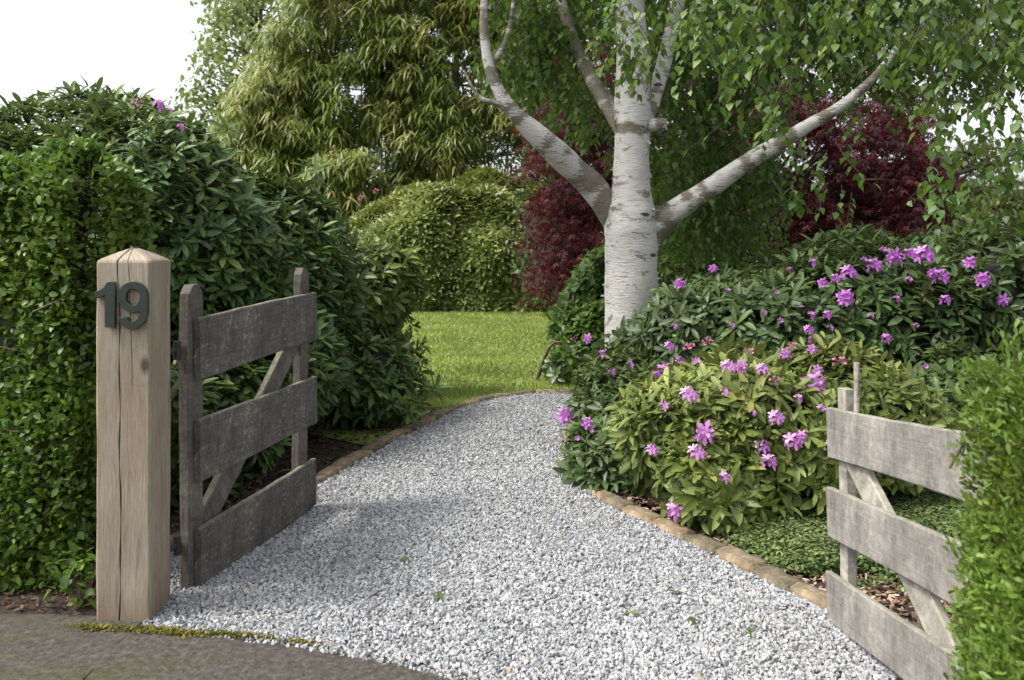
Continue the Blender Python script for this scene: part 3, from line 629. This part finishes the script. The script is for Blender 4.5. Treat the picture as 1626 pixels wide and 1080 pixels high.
# large shaded rhododendron with violet flowers behind the bed
ED=[((2.15,6.15,.62),(1.25,.95,.76)),((3.6,6.3,.70),(1.3,1.0,.80)),((1.55,5.9,.36),(.46,.50,.44)),((2.7,5.3,.30),(.9,.6,.52)),((5.2,6.5,.9),(1.3,1.0,.9))]
fD=[(1462,413,30),(1385,430,24),(1415,416,26),(1440,412,20),(1340,480,27),(1345,440,23),(1325,450,17),(1305,456,15),(1290,425,13),(1255,437,11),(1488,447,26),(1475,440,16),(1495,482,17),(1288,505,13),(1283,526,15),(1312,505,15),(1288,541,15),(1240,513,12),(1317,523,10),(1403,540,16),(1433,654,24),(1390,603,14),(1366,640,12),(1440,450,12),(1135,435,16),(1083,457,18),(1075,520,10),(1370,420,12),(1400,405,14),(1068,550,15),(1085,572,15),(1160,470,12),(1200,455,10),(1215,500,9),(1165,520,10),(1420,480,11),(1450,520,10),(1380,505,9),(1470,590,12),(1405,600,9),(1235,470,9),(1270,490,8),(1560,450,24),(1535,425,20),(1590,480,20)]
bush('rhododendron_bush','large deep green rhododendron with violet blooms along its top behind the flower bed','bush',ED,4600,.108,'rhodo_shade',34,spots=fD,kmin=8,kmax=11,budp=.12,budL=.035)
# front light rhododendron
EE=[((1.30,4.62,.34),(.66,.60,.42)),((1.75,4.75,.36),(.50,.50,.40)),((1.02,4.25,.20),(.36,.34,.30)),((.92,4.95,.24),(.38,.45,.36))]
fE=[(1158,593,20),(1177,592,18),(1098,634,22),(1120,698,30),(1110,725,22),(1288,622,32),(1210,708,20),(1212,740,22),(1230,668,20),(1255,702,24),(1312,710,16),(1333,585,15,'b'),(1298,598,16),(1080,805,24),(1152,630,12),(1248,573,18),(1210,596,16),(1125,552,13,'b'),(1098,561,13,'b'),(1268,696,16),(1175,596,14,'b'),(1290,566,16),(1060,650,14),(1045,720,16),(1150,760,15),(1195,660,10),(1265,640,12),(1110,585,14),(1300,655,13),(1230,612,12,'b'),(1190,570,12,'b'),(1262,560,11,'b')]
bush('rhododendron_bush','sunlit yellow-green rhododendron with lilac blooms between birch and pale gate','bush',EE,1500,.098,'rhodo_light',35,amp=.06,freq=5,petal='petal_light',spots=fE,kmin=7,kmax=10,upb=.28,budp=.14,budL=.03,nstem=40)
# shaded one at the tip of the bed, round the birch foot
EF=[((.72,5.55,.26),(.34,.60,.36)),((.74,6.0,.16),(.32,.36,.27)),((.62,5.05,.16),(.28,.36,.24))]
fF=[(907,660,26),(938,680,21),(1050,600,30),(1007,672,26),(1036,606,18),(1000,588,13),(937,546,16),(975,600,14),(960,570,12),(925,700,12),(1075,640,13),(980,655,12),(1003,680,16),(945,690,10)]
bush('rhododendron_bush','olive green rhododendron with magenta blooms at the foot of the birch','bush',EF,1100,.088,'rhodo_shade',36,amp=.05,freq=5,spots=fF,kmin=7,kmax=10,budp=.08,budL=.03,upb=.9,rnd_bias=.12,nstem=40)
# glossy shrub across the drive
EG=[((.95,8.80,.36),(.58,.44,.50)),((1.95,9.1,.55),(1.0,.6,.72)),((.56,8.75,.24),(.33,.38,.36)),((1.2,9.6,.6),(.7,.5,.7))]
bush('laurel_shrub','bright glossy leaved laurel shrub across the drive left of the birch','shrub',EG,1500,.095,'shrub',37,leafbase=OVAL,spots=[(911,543,9,'b')],kmin=5,kmax=8,budp=0,nstem=20)
# lime seedling
rs=np.random.RandomState(40); p=W(985,782,4.82); t=empty('seedling',(p[0],p[1],0),0,'small lime green seedling beside the edging at the bed tip','seedling')
mb=MB(); P=np.array([[p[0]+rs.randn()*.05,p[1]+rs.randn()*.03,.06+.07*rs.rand()] for i in range(34)]); scatter_leaves(mb,P,.045,OVAL,rs,.3); link('foliage',mb.mesh((p[0],p[1],0)),M['lime'],t)
mb=MB(); twigs(mb,np.repeat([[p[0],p[1],0]],12,0),P[:12],.002,.001); link('twigs',mb.mesh((p[0],p[1],0)),M['twig'],t)

# ------------------------------------------------------------------ hedges
def hedge(name,label,x0,x1,y0,y1,z1,n,L,mat,seed,base,faces,rag=.03,coreoff=.09,k=4,upb=.3):
    rs=np.random.RandomState(seed); t=empty(name,((x0+x1)/2,(y0+y1)/2,0),0,label,'hedge'); b=((x0+x1)/2,(y0+y1)/2,0); lump=Lump(seed,.05,4)
    P=[];N=[]
    for f,wt in faces.items():
        m=int(n*wt); u,v=rs.rand(m),rs.rand(m)
        if f=='f': q=np.stack([x0+u*(x1-x0),0*u+y0,v*z1],1); nn=(0,-1,.15)
        if f=='r': q=np.stack([0*u+x1,y0+u*(y1-y0),v*z1],1); nn=(1,0,.15)
        if f=='l': q=np.stack([0*u+x0,y0+u*(y1-y0),v*z1],1); nn=(-1,0,.15)
        if f=='t': q=np.stack([x0+u*(x1-x0),y0+v*(y1-y0),0*u+z1],1); nn=(0,0,1)
        P.append(q); N.append(np.tile(nn,(m,1)))
    P=np.concatenate(P); N=nrm(np.concatenate(N)); n=len(P)
    # rounded top edges
    top=np.clip((P[:,2]-(z1-.12))/.12,0,1); cx,cy=(x0+x1)/2,(y0+y1)/2
    P[:,0]+=np.sign(cx-P[:,0])*top**2*.03; P[:,1]+=np.sign(cy-P[:,1])*top**2*.03
    P=P+N*(lump(P)-np.abs(rs.randn(n))*rag*1.3+rs.randn(n)*rag*.5)[:,None]; P[:,2]=np.maximum(P[:,2],.02)
    idx=np.repeat(np.arange(n),k); m=len(idx); d=N[idx]*.7+np.array([0,0,upb])+rs.randn(m,3)*.75; up=N[idx]*.5+np.array([0,0,.8])+rs.randn(m,3)*.5; d=d if k==4 else N[idx]*.5+np.array([0,0,upb])+rs.randn(m,3)*.42
    mb=MB(); cl=np.clip(.5+lump(P*2.3)*4,0,1); mb.inst(base,frames(d,up),P[idx]+rs.randn(m,3)*L*.5,L*(.55+.7*rs.rand(m)),np.clip(cl[idx]*.5+rs.rand(m)*.5,0,1)); link('foliage',mb.mesh(b),M[mat],t)
    sm=MB(); q=rs.choice(n,n//12); twigs(sm,P[q]-N[q]*.2+rs.randn(len(q),3)*.05,P[q],.004,.0015); link('twigs',sm.mesh(b),M['twig'],t)
    bm=bmesh.new(); bmesh.ops.create_cube(bm,size=1); bmesh.ops.scale(bm,vec=(x1-x0-2*coreoff,y1-y0-2*coreoff,z1-coreoff),verts=bm.verts); bmesh.ops.translate(bm,vec=(0,0,(z1-coreoff)/2),verts=bm.verts)
    bmesh.ops.subdivide_edges(bm,edges=list(bm.edges),cuts=14,use_grid_fill=True)
    for v in bm.verts: v.co+=Vector((mnoise.noise(v.co*6),mnoise.noise(v.co*6+Vector((9,0,0))),0))*.05
    me=bpy.data.meshes.new('inner'); bm.to_mesh(me); bm.free(); link('shade_core',me,M['inner'],t); return t  # added dark block inside the hedge, keeps light from showing through
hedge('hedge','clipped leafy green hedge directly left of the number 19 post',-2.35,-1.66,3.40,3.74,1.63,9500,.034,'hedge',51,OVAL,{'f':.62,'r':.22,'t':.16},rag=.035)
hedge('hedge','bright yellow-green clipped hedge at the right edge in front of the pale gate',1.07,2.4,1.45,2.06,1.04,15000,.020,'thuja',52,SCALE,{'l':.42,'f':.50,'t':.24,'r':.0},rag=.036,k=5,upb=.5)

# ------------------------------------------------------------------ birch
YB=6.5
def birch():
    b=W(1000,640,YB); b[2]=0; t=empty('birch_tree',b,0,'mature white barked birch with hanging green leaves behind the flower bed','tree')
    prof=[(998,690,72),(998,650,54),(1000,600,45),(1001,540,42),(1002,470,41),(1002,400,41),(1001,365,42),(1002,335,38),(1002,305,31),(1003,260,28.5),(1004,215,28),(1005,190,29),(1004,150,28),(1005,110,27),(1004,60,24),(1000,10,22),(1004,-60,19),(1012,-150,14)]
    S=spline([tuple(W(x,y,YB))+(r/1400*YB,) for x,y,r in prof],90); S[0,2]=-.02
    mb=MB(); tube(mb,S[:,:3],S[:,3],40,jitter=.016,seed=4,mi=0)
    # brown collar below the upper fork, and dark foot
    V=mb.v[0]; zc=W(0,208,YB)[2]; ang=V[:,0]*30+V[:,1]*17; c=np.exp(-((V[:,2]-zc-.02*np.sin(ang))/.055)**2)*.9; c+=np.exp(-((V[:,2]-W(0,345,YB)[2]-.05*np.sin(ang*.5))/.03)**2)*.35; mb.mid[0]=np.clip(c,0,1)
    trunk_mb=mb
    def limb(pts,seed,moss=.3,seg=22,n=44):
        S=spline([tuple(W(x,y,Y))+(r/1400*Y,) for x,y,r,Y in pts],n); mb=MB(); tube(mb,S[:,:3],S[:,3],seg,jitter=.035,seed=seed); q_=np.arange(len(mb.v[0])); ii=q_/seg; ag=(q_%seg)/seg*6.283; m=np.clip(moss*.62+(.55*np.exp(-((ii-7-2*np.cos(ag))/3.5)**2) if n==44 else 0)+.30*np.sin(ii*1.1+seed+.4*np.sin(ag))+.22*np.sin(ii*2.7+.5*np.sin(ag*2)),0,1); mb.mid[0]=m; link('limb',mb.mesh(b),M['birch'],t)
    limb([(1006,440,12,YB+.03),(986,372,20,YB+.04),(948,305,22,YB+.02),(912,270,20,YB-.06),(872,231,19,YB-.2),(836,199,15,YB-.25),(805,166,11.5,YB-.3),(783,124,9,YB-.3),(771,75,7.5,YB-.28),(768,15,6,YB-.25),(772,-50,4.5,YB-.2),(780,-110,3,YB-.2)],2,.80)
    limb([(1008,440,12,YB+.03),(1022,392,20,YB+.04),(1052,353,21,YB+.02),(1085,326,17,YB-.05),(1135,293,15.5,YB-.15),(1190,255,14,YB-.2),(1235,229,12.5,YB-.25),(1285,198,10,YB-.3),(1330,172,8.5,YB-.35),(1390,120,6,YB-.4),(1450,40,4,YB-.4)],3,.74)
    limb([(1000,230,11,YB+.05),(968,175,12,YB+.25),(940,125,11,YB+.4),(915,75,10,YB+.5),(890,0,8,YB+.6),(870,-80,6,YB+.6)],5,1.5)
    limb([(995,205,10,YB+.05),(960,150,9,YB+.35),(925,100,8,YB+.55),(902,45,6,YB+.7)],6,1.6,14)
    limb([(1015,200,13,YB),(1037,165,11,YB+.12),(1050,115,12,YB+.2),(1064,60,11,YB+.25),(1082,-20,11,YB+.3),(1100,-100,8,YB+.3)],7,.35)
    limb([(1010,205,10,YB),(1040,198,10,YB-.05),(1058,197,8.5,YB-.08)],8,1.0,14,7)
    limb([(815,178,6,YB-.29),(790,165,5,YB-.34),(768,158,3.4,YB-.36),(750,138,2.2,YB-.36),(738,112,1.2,YB-.34)],12,1.2,10,20)
    limb([(778,105,5,YB-.29),(800,72,4.2,YB-.24),(812,30,3.4,YB-.2),(818,-30,2.2,YB-.2)],13,1.2,10,20)
    # peeling bark curls along trunk and limb edges
    rs=np.random.RandomState(6); mb=trunk_mb
    for i in range(120):
        u=rs.rand()*.72; k=int(u*89); s=rs.choice([-1,1]); a=(0 if s>0 else math.pi)+rs.randn()*.35-.2; c=S[k]; r=c[3]; hgt=.006+.022*rs.rand(); L=.015+.035*rs.rand(); pts=[]
        for q in range(6):
            tt=q/5; rr=r*1.0+.002+.035*tt*tt*(L/.05); aa=a+s*tt*L/r*.6; pts+= [(c[0]+rr*math.cos(aa),c[1]-abs(rr*math.sin(aa)),c[2]-hgt/2*(1-.8*tt)+.006*math.sin(q+i)-.02*tt*(i%3-1)),(c[0]+rr*math.cos(aa),c[1]-abs(rr*math.sin(aa)),c[2]+hgt/2*(1-.8*tt)+.004*math.sin(2*q+i)-.02*tt*(i%3-1))]
        mb.add(pts,[(2*q,2*q+2,2*q+3,2*q+1) for q in range(5)],.5,rs.rand()*.6)
    link('trunk',mb.mesh(b),M['birch'],t)
    pass
    return t,b
birch_t,birch_b=birch()
def sprays(mb,tw,P,rs,length,K,L,base,mi=0,side=.35,rb=0.0):
    """hanging twigs with alternate leaves"""
    n=len(P); dirs=nrm(np.stack([rs.randn(n)*side,rs.randn(n)*side,-np.ones(n)],1)); ln=length*(.5+.8*rs.rand(n)); bend=rs.randn(n,3)*.12; bend[:,2]=0
    prev=P
    rb=np.broadcast_to(rb,(n,))
    wr=rs.rand(n)
    for k in range(1,K+1):
        u=k/K; q=P+dirs*(ln*u)[:,None]+bend*(ln*u*u)[:,None]*2
        if tw is not None and (k%2==0 or K<6): twigs(tw,prev,q,.0018,.0014); prev=q
        keep=rs.rand(n)<.92; a=rs.rand(n)*6.283; d=nrm(np.stack([np.cos(a),np.sin(a),-.7-.5*rs.rand(n)],1)); up=np.stack([np.cos(a),np.sin(a),.9+0*a],1)+rs.randn(n,3)*.45
        mb.inst(base,frames(d,up)[keep],q[keep],(L*(.65+.6*rs.rand(n)))[keep],np.clip(wr*.5+.5*rs.rand(n)+rb,0,1)[keep],mi)
def blobpts(rs,c,r,n):
    d=nrm(rs.randn(n,3))*(rs.rand(n,1)**.45); return np.array(c)+d*np.array(r)
def birch_foliage():
    rs=np.random.RandomState(61); mb=MB(); tw=MB()
    # shaded mass behind the trunk and over the bed
    def clumps(boxes,nc,per,cr,length,K,L,rb=0):
        for (x0,x1,y0,y1,Y0,Y1,wt) in boxes:
            for i in range(int(nc*wt)):
                p=W(x0+rs.rand()*(x1-x0),y0+rs.rand()*(y1-y0),Y0+rs.rand()*(Y1-Y0)); sprays(mb,tw,blobpts(rs,p,(cr,cr,cr*.8),per),rs,length,K,L,BIRCHL,rb=rb)
    clumps([(1030,1230,-60,330,6.9,9.0,.8),(870,990,-60,190,6.9,8.6,.28),(1040,1200,250,365,7.2,9.0,.4),(1330,1640,-80,110,6.5,8.5,1.0),(790,880,-60,110,6.6,7.6,.22),(1230,1340,-60,120,7,9,.4)],64,16,.26,.34,7,.062)
    clumps([(1040,1160,20,380,7.0,8.0,1.0)],20,16,.24,.34,7,.062)
    # unseen crown above the frame, thickened leftwards to shade trunk and bed
    for i in range(440): sprays(mb,None,blobpts(rs,(lambda x:(x,rs.uniform(5.4,9.6),rs.uniform(3.9 if x>-.2 else 5.1,6.0)))(rs.uniform(-2.6,3.4)),(.45,.45,.35),9),rs,.45,6,.085,BIRCHL)
    # nearer, light-catching curtains hanging at the top of the view
    for (px,py,Y,n) in [(968,70,4.4,6),(985,40,4.6,6),(1010,75,4.3,6),(1035,95,4.4,5),(1000,135,4.5,5),(1062,60,4.6,5),(1100,60,3.9,7),(1130,95,3.9,7),(1160,120,3.7,7),(1190,60,3.6,7),(1225,90,3.5,7),(1250,140,3.6,6),(1120,40,4.1,6),(1290,50,3.6,6),(1350,30,3.5,6),(1400,40,3.6,5),(1450,60,3.6,6),(1490,80,3.4,7),(1500,150,3.4,6),(1545,60,3.2,7),(1590,110,3.2,8),(1560,190,3.3,6),(1240,190,3.8,5),(1180,190,3.9,4),(1210,20,3.5,7),(1600,20,3.2,7),(1500,20,3.4,7),(1150,10,3.7,7),(1330,5,3.7,6),(1420,0,3.6,6),(1060,5,4.1,6),(980,0,4.4,6)]:
        sprays(mb,tw,blobpts(rs,W(px,py-45,Y),(.09,.12,.05),n),rs,.24,8,.047,BIRCHL,rb=.15)
    # strings of leaves over the red crown
    for (px,py,Y,n) in [(1300,260,5.6,3),(1290,315,5.6,3),(1340,335,5.7,2),(1315,225,5.6,2),(1380,190,5.8,2),(1480,310,5,4),(1500,340,5,4),(1510,260,4.6,4),(1560,300,4.8,7),(1600,250,4.6,8),(1600,350,4.9,7),(1440,100,5.5,3),(1400,70,5.6,5),(1350,70,5.6,4),(1490,160,5.4,4),(1500,210,5.2,4),(1620,180,4.4,8)]:
        sprays(mb,tw,blobpts(rs,W(px,py-20,Y),(.14,.2,.10),n),rs,.26,7,.06,BIRCHL)
    link('foliage',mb.mesh(birch_b),M['birch_leaf'],birch_t); link('twigs',tw.mesh(birch_b),M['dark_bark'],birch_t)
birch_foliage()

# ------------------------------------------------------------------ red maple
def maple():
    rs=np.random.RandomState(71); b=np.array((3.3,13.2,0.)); t=empty('red_maple',b,0,'dark purple-red leaved maple behind the birch and rhododendrons','tree')
    mb=MB(); tb=MB(); tube(tb,spline([(3.3,13.2,-.02),(3.25,13.2,.7),(3.4,13.1,1.3)],12),np.linspace(.16,.12,12),12,jitter=.03,seed=3); link('trunk',tb.mesh(b),M['dark_bark'],t)
    bmh=MB(); plates=[]
    def add(px0,px1,py0,py1,n):
        for i in range(n): plates.append(W(rs.uniform(px0,px1),rs.uniform(py0,py1),rs.uniform(11.2,14.2)))
    add(1150,1440,240,400,48); add(1250,1400,90,260,20); add(1380,1480,150,300,22); add(1440,1500,215,330,8); add(850,980,250,470,50); add(980,1180,200,470,50); add(860,960,150,270,12); add(1000,1200,100,220,14); add(1160,1470,120,400,60); add(860,990,60,330,34); add(1200,1440,300,410,24)
    plates=np.array(plates); n=len(plates)
    for c in plates:
        m=105; q=nrm(rs.randn(m,3))*(rs.rand(m,1)**.5)*np.array([.52,.52,.13]); q[:,2]-=.45*(q[:,0]**2+q[:,1]**2); q[:,2]+=q[:,0]*(rs.randn()*.35-.25*np.sign(c[0]-3.0))+q[:,1]*(rs.randn()*.25+.25)
        a=rs.rand(m)*6.283; d=nrm(np.stack([np.cos(a),np.sin(a),-.35-.6*rs.rand(m)],1)); up=np.stack([rs.randn(m)*.4,rs.randn(m)*.4,np.ones(m)],1); mb.inst(STAR,frames(d,up),c+q,.085*(.7+.6*rs.rand(m)),rs.rand(m))
    link('foliage',mb.mesh(b),M['maple'],t)
    root=np.array((3.35,13.15,1.2))
    for c in plates[::5]:
        midp=(root+c)/2+np.array([0,0,.25])+rs.randn(3)*.12; tube(bmh,spline([root,midp,c],9),np.linspace(.05,.008,9),6)
    link('branches',bmh.mesh(b),M['dark_bark'],t)
maple()

# ------------------------------------------------------------------ bamboo
def bamboo():
    rs=np.random.RandomState(81); b=np.array((-3.2,24.,0.)); t=empty('bamboo_clump',b,0,'tall yellow-green bamboo clump with drooping leaves behind the mound','bamboo')
    mb=MB(); culms=[]
    # culm protos, copied
    def cm(seed,h):
        r=np.random.RandomState(seed); q=MB(); n=14; zz=np.linspace(0,h,n); lean=r.randn(2)*.3; pts=np.stack([lean[0]*(zz/h)**2*2.2,lean[1]*(zz/h)**2*2.2,zz],1); tube(q,pts,np.linspace(.035,.012,n),7)
        for z in zz[1:-1]: tube(q,[pts[np.argmin(abs(zz-z))]-np.array([0,0,.02]),pts[np.argmin(abs(zz-z))]+np.array([0,0,.02])],.042-.002*z,7)
        me=q.mesh(); me.materials.append(M['bamboo_culm']); return me
    pro=[cm(s,7.2+s*.4) for s in range(5)]
    for i in range(64):
        o=bpy.data.objects.new('culm',pro[i%5]); COL.objects.link(o); o.parent=t; x=rs.uniform(-3.4,4.0); o.location=(x,rs.uniform(-1.0,1.2),0); o.rotation_euler=(0,0,rs.rand()*6.28)
    # crown: clusters of drooping lance leaves, in lumps that part to show the dark inside
    C=[]
    rx=[]
    for i in range(760):
        px=rs.uniform(365,875); lim=250-(px-365)*.75 if px<480 else -70
        top=max(-160,190-(px-365)*1.9); py=rs.uniform(top,335 if 470<px<640 else 290); 
        if px<470: py=min(py,240+(px-365)*.5)
        Y=rs.uniform(22.0,24.5)
        if math.sin(px*.031+1.3*math.sin(py*.021))+math.sin(py*.037+.9)+(.9 if py<120 else 0)-(px-560)*.0022-(.2 if py>200 else 0)<-1.15: continue
        C.append(W(px,py,Y))
    for i in range(26): C.append(W(rs.uniform(505,580),rs.uniform(255,320),21.6))
    C=np.array(C); per=30
    for c in C:
        P=blobpts(rs,c,(.55,.6,.42),per); n=len(P); out=nrm(np.stack([rs.randn(n)*.6,-np.abs(rs.randn(n))*.8-.2,rs.rand(n)*.3],1)); wr=np.clip(rs.rand()*.55+rs.rand(n)*.3,0,1)
        for k in range(6):
            a=(k-2.5)*.46+rs.randn(n)*.32; sidev=np.stack([-out[:,1],out[:,0],0*a],1); d=nrm(out*np.cos(a)[:,None]+sidev*np.sin(a)[:,None]+np.stack([0*a,0*a,-.15-.8*rs.rand(n)],1)); up=np.stack([rs.randn(n)*.3,rs.randn(n)*.3-.3,np.ones(n)],1)
            kp=rs.rand(n)<.72; mb.inst(LANCE,frames(d,up)[kp],(P+rs.randn(n,3)*.05)[kp],(.29*(.5+.9*rs.rand(n)))[kp],np.clip(wr+rs.rand(n)*.25,0,1)[kp])
    link('foliage',mb.mesh(b),M['bamboo'],t)
bamboo()

# ------------------------------------------------------------------ other trees and background plants
def airy_tree(name,label,b,trunk,clumps,per,cr,L,mat,seed,leafb=OVAL):
    rs=np.random.RandomState(seed); b=np.array(b,float); t=empty(name,b,0,label,'tree'); tb=MB(); S=spline(trunk,16); tube(tb,S[:,:3],S[:,3],10,jitter=.03,seed=seed); link('trunk',tb.mesh(b),M['dark_bark'],t)
    mb=MB(); br=MB()
    for c in clumps:
        P=blobpts(rs,c,(cr,cr,cr*.75),per); d=rs.randn(per,3); d[:,2]-=.6; up=rs.randn(per,3)*.6+np.array([0,0,1]); mb.inst(leafb,frames(d,up),P,L*(.6+.7*rs.rand(per)),rs.rand(per))
        s=S[np.argmin(np.linalg.norm(S[:,:3]-np.array(c)+np.array([0,0,.6]),axis=1)),:3]; tube(br,spline([s,(s+c)/2+rs.randn(3)*.15,c],7),np.linspace(.05,.012,7),5)
    link('foliage',mb.mesh(b),M[mat],t); link('branches',br.mesh(b),M['dark_bark'],t)
rs=np.random.RandomState(90)
cl=[W(rs.uniform(470,930),rs.uniform(-60,430),rs.uniform(27,29)) for i in range(150)]
airy_tree('evergreen_tree','dark evergreen tree standing close behind the bamboo',(-1.9,28,0),[(-1.9,28,0,.3),(-1.9,28,3,.24),(-1.8,28,6,.15),(-1.8,28,9,.06)],cl,150,1.0,.20,'rhodo_shade',96,RHODO_LOW)
rs=np.random.RandomState(91)
cl=[W(rs.uniform(330,440),rs.uniform(-60,200),rs.uniform(31,34)) for i in range(46)]+[W(x,y,32) for x,y in ((310,140),(325,120),(300,165),(315,185),(345,90),(340,60),(322,95),(350,180),(335,160),(318,150),(330,200),(360,30),(380,0))]
airy_tree('deciduous_tree','hazy pale green tree standing far behind the bamboo against the sky',(-9.8,32.5,0),[(-9.8,32.5,0,.22),(-9.7,32.5,3.5,.17),(-9.4,32.5,7.5,.10),(-9.2,32.5,11.0,.05)],cl,60,.75,.22,'pale_leaf',92)
cl=[W(rs.uniform(1390,1660),rs.uniform(300,400),rs.uniform(17,19)) for i in range(70)]+[W(rs.uniform(1180,1400),rs.uniform(330,420),rs.uniform(17,19)) for i in range(40)]+[W(rs.uniform(1440,1660),rs.uniform(230,300),18.5) for i in range(14)]
airy_tree('shrubby_tree','pale yellow-green shrubby tree seen through the gap right of the maple',(8.6,18,0),[(8.6,18,0,.12),(8.5,18,1,.10),(8.7,18,2,.05),(8.8,18,2.8,.03)],cl,110,.5,.13,'pale_leaf',93)
cl=[W(rs.uniform(850,1180),rs.uniform(120,470),rs.uniform(17,19)) for i in range(100)]+[W(rs.uniform(850,1300),rs.uniform(-60,120),rs.uniform(17,19)) for i in range(46)]+[W(rs.uniform(1280,1520),rs.uniform(-60,90),rs.uniform(17,19)) for i in range(26)]
airy_tree('broadleaf_tree','dark green broadleaf tree behind the birch and maple',(2.2,18.2,0),[(2.2,18.2,0,.25),(2.2,18.2,2,.2),(2.3,18.2,4,.12),(2.4,18.2,6,.06)],cl,170,.75,.12,'rhodo_shade',94)
# ground cover and bark mulch in the bed
rs=np.random.RandomState(95); bed=[tuple(p) for p in Rs[4:]]+[(6,7.9),(6,2.9),(1.9,2.75)]
n=9000; P=np.stack([.95+rs.rand(n)*1.5,3.30+rs.rand(n)*1.15],1); P=P[inpoly(P,bed)]; d=np.array([np.min(np.linalg.norm(Rs-p,axis=1)) for p in P]); lx=Lump(5,.5,5)
keep=(d>.13+.10*np.sin(P[:,0]*9)*np.sin(P[:,1]*7))&((P[:,1]>3.42+.10*np.sin(P[:,0]*6))|(rs.rand(len(P))<.06)); P=P[keep]
mb=MB()
for k in range(9):
    q=np.stack([P[:,0]+rs.randn(len(P))*.015,P[:,1]+rs.randn(len(P))*.015,.02+.075*rs.rand(len(P))*np.clip((d[keep]-.08)/.25,.2,1)],1); scatter_leaves(mb,q,.019,OVAL,rs,.35)
tag(link('ground_cover',mb.mesh(),M['cover']),'low small leaved ground cover between the sunlit bush and the pale gate','ground cover',kind='stuff')
n=16000; P=np.stack([.3+rs.rand(n)*2.4,2.7+rs.rand(n)*3.2],1); P=P[inpoly(P,bed)]; d=np.array([np.min(np.linalg.norm(Rs-p,axis=1)) for p in P]); P=P[d>.10]; n=len(P); mb=MB(); T=np.stack([P[:,0],P[:,1],.006+.018*rs.rand(n)],1)
Mr=frames(np.stack([rs.randn(n),rs.randn(n),rs.randn(n)*.25],1),np.stack([rs.randn(n)*.3,rs.randn(n)*.3,np.ones(n)],1)); k=rs.randint(0,14,n); S=np.stack([.008+.016*rs.rand(n),.005+.008*rs.rand(n),.003+.004*rs.rand(n)],1)
rn=rs.rand(n)
for i in range(14):
    s=k==i; mb.inst(HULL[i],Mr[s],T[s],S[s],rn[s])
tag(link('bark_mulch',mb.mesh(smooth=False),M['chip']),'brown and pink bark chips lying on the soil of the flower bed','mulch',kind='stuff')
# litter under the left bush and low leaves at the hedge foot
P=np.stack([-2.3+rs.rand(5000)*2.0,3.6+rs.rand(5000)*4.0],1); lb=[tuple(p) for p in Ls[:40]]+[(-2.6,8),(-2.6,3.6)]; P=P[inpoly(P,lb)]; n=len(P); mb=MB(); scatter_leaves(mb,np.stack([P[:,0],P[:,1],.012+.01*rs.rand(n)],1),.05,RHODO_LOW,rs,.25)
M['litter']=leafmat('dead_leaf',[(0,(.03,.018,.01)),(.6,(.08,.045,.025)),(1,(.2,.13,.07))],.8,.1,tcol=(.1,.05,.02),rib=(.1,.06,.03))
tag(link('leaf_litter',mb.mesh(),M['litter']),'brown dead leaves lying under the big dark rhododendron','leaf litter',kind='stuff')
rs=np.random.RandomState(97); n=900; P=np.stack([-2.4+rs.rand(n)*1.0,3.04+rs.rand(n)*.5,.008+.008*rs.rand(n)],1); P=P[P[:,1]>3.04+.26*np.clip((-1.24-P[:,0])/.66,0,1)*.6]; mb=MB(); scatter_leaves(mb,P,.03,RHODO_LOW,rs,.25)
tag(link('leaf_litter',mb.mesh(),M['litter']),'brown dead leaves on bare soil at the foot of the left hedge','leaf litter',kind='stuff')
t=empty('ivy_plant',(-1.56,3.19,0),0,'small light green leafy plant at the left foot of the number 19 post','plant'); mb=MB(); P=np.stack([-1.58+rs.randn(90)*.06,3.22+rs.randn(90)*.05,.03+.17*rs.rand(90)],1); scatter_leaves(mb,P,.045,OVAL,rs,.5); link('foliage',mb.mesh((-1.56,3.19,0)),M['hedge'],t)
mb=MB(); twigs(mb,np.repeat([[-1.57,3.23,0]],30,0),P[:30],.002,.001); link('twigs',mb.mesh((-1.56,3.19,0)),M['twig'],t)
# a few green leaves and twigs fallen on the gravel
mb=MB(); P=np.array([list(G(1065,955))+[.03],list(G(1005,985))+[.03],list(G(1105,997))+[.03],list(G(980,835))+[.03],list(G(1190,1012))+[.03],list(G(920,900))+[.03],list(G(640,900))+[.03],list(G(700,965))+[.03]]); P=np.repeat(P,2,0)+rs.randn(16,3)*np.array([.012,.01,.002]); scatter_leaves(mb,P,.04,OVAL,rs,.2)
tag(link('fallen_leaves',mb.mesh(),M['cover']),'few small green leaves dropped on the gravel drive','leaves',kind='stuff')
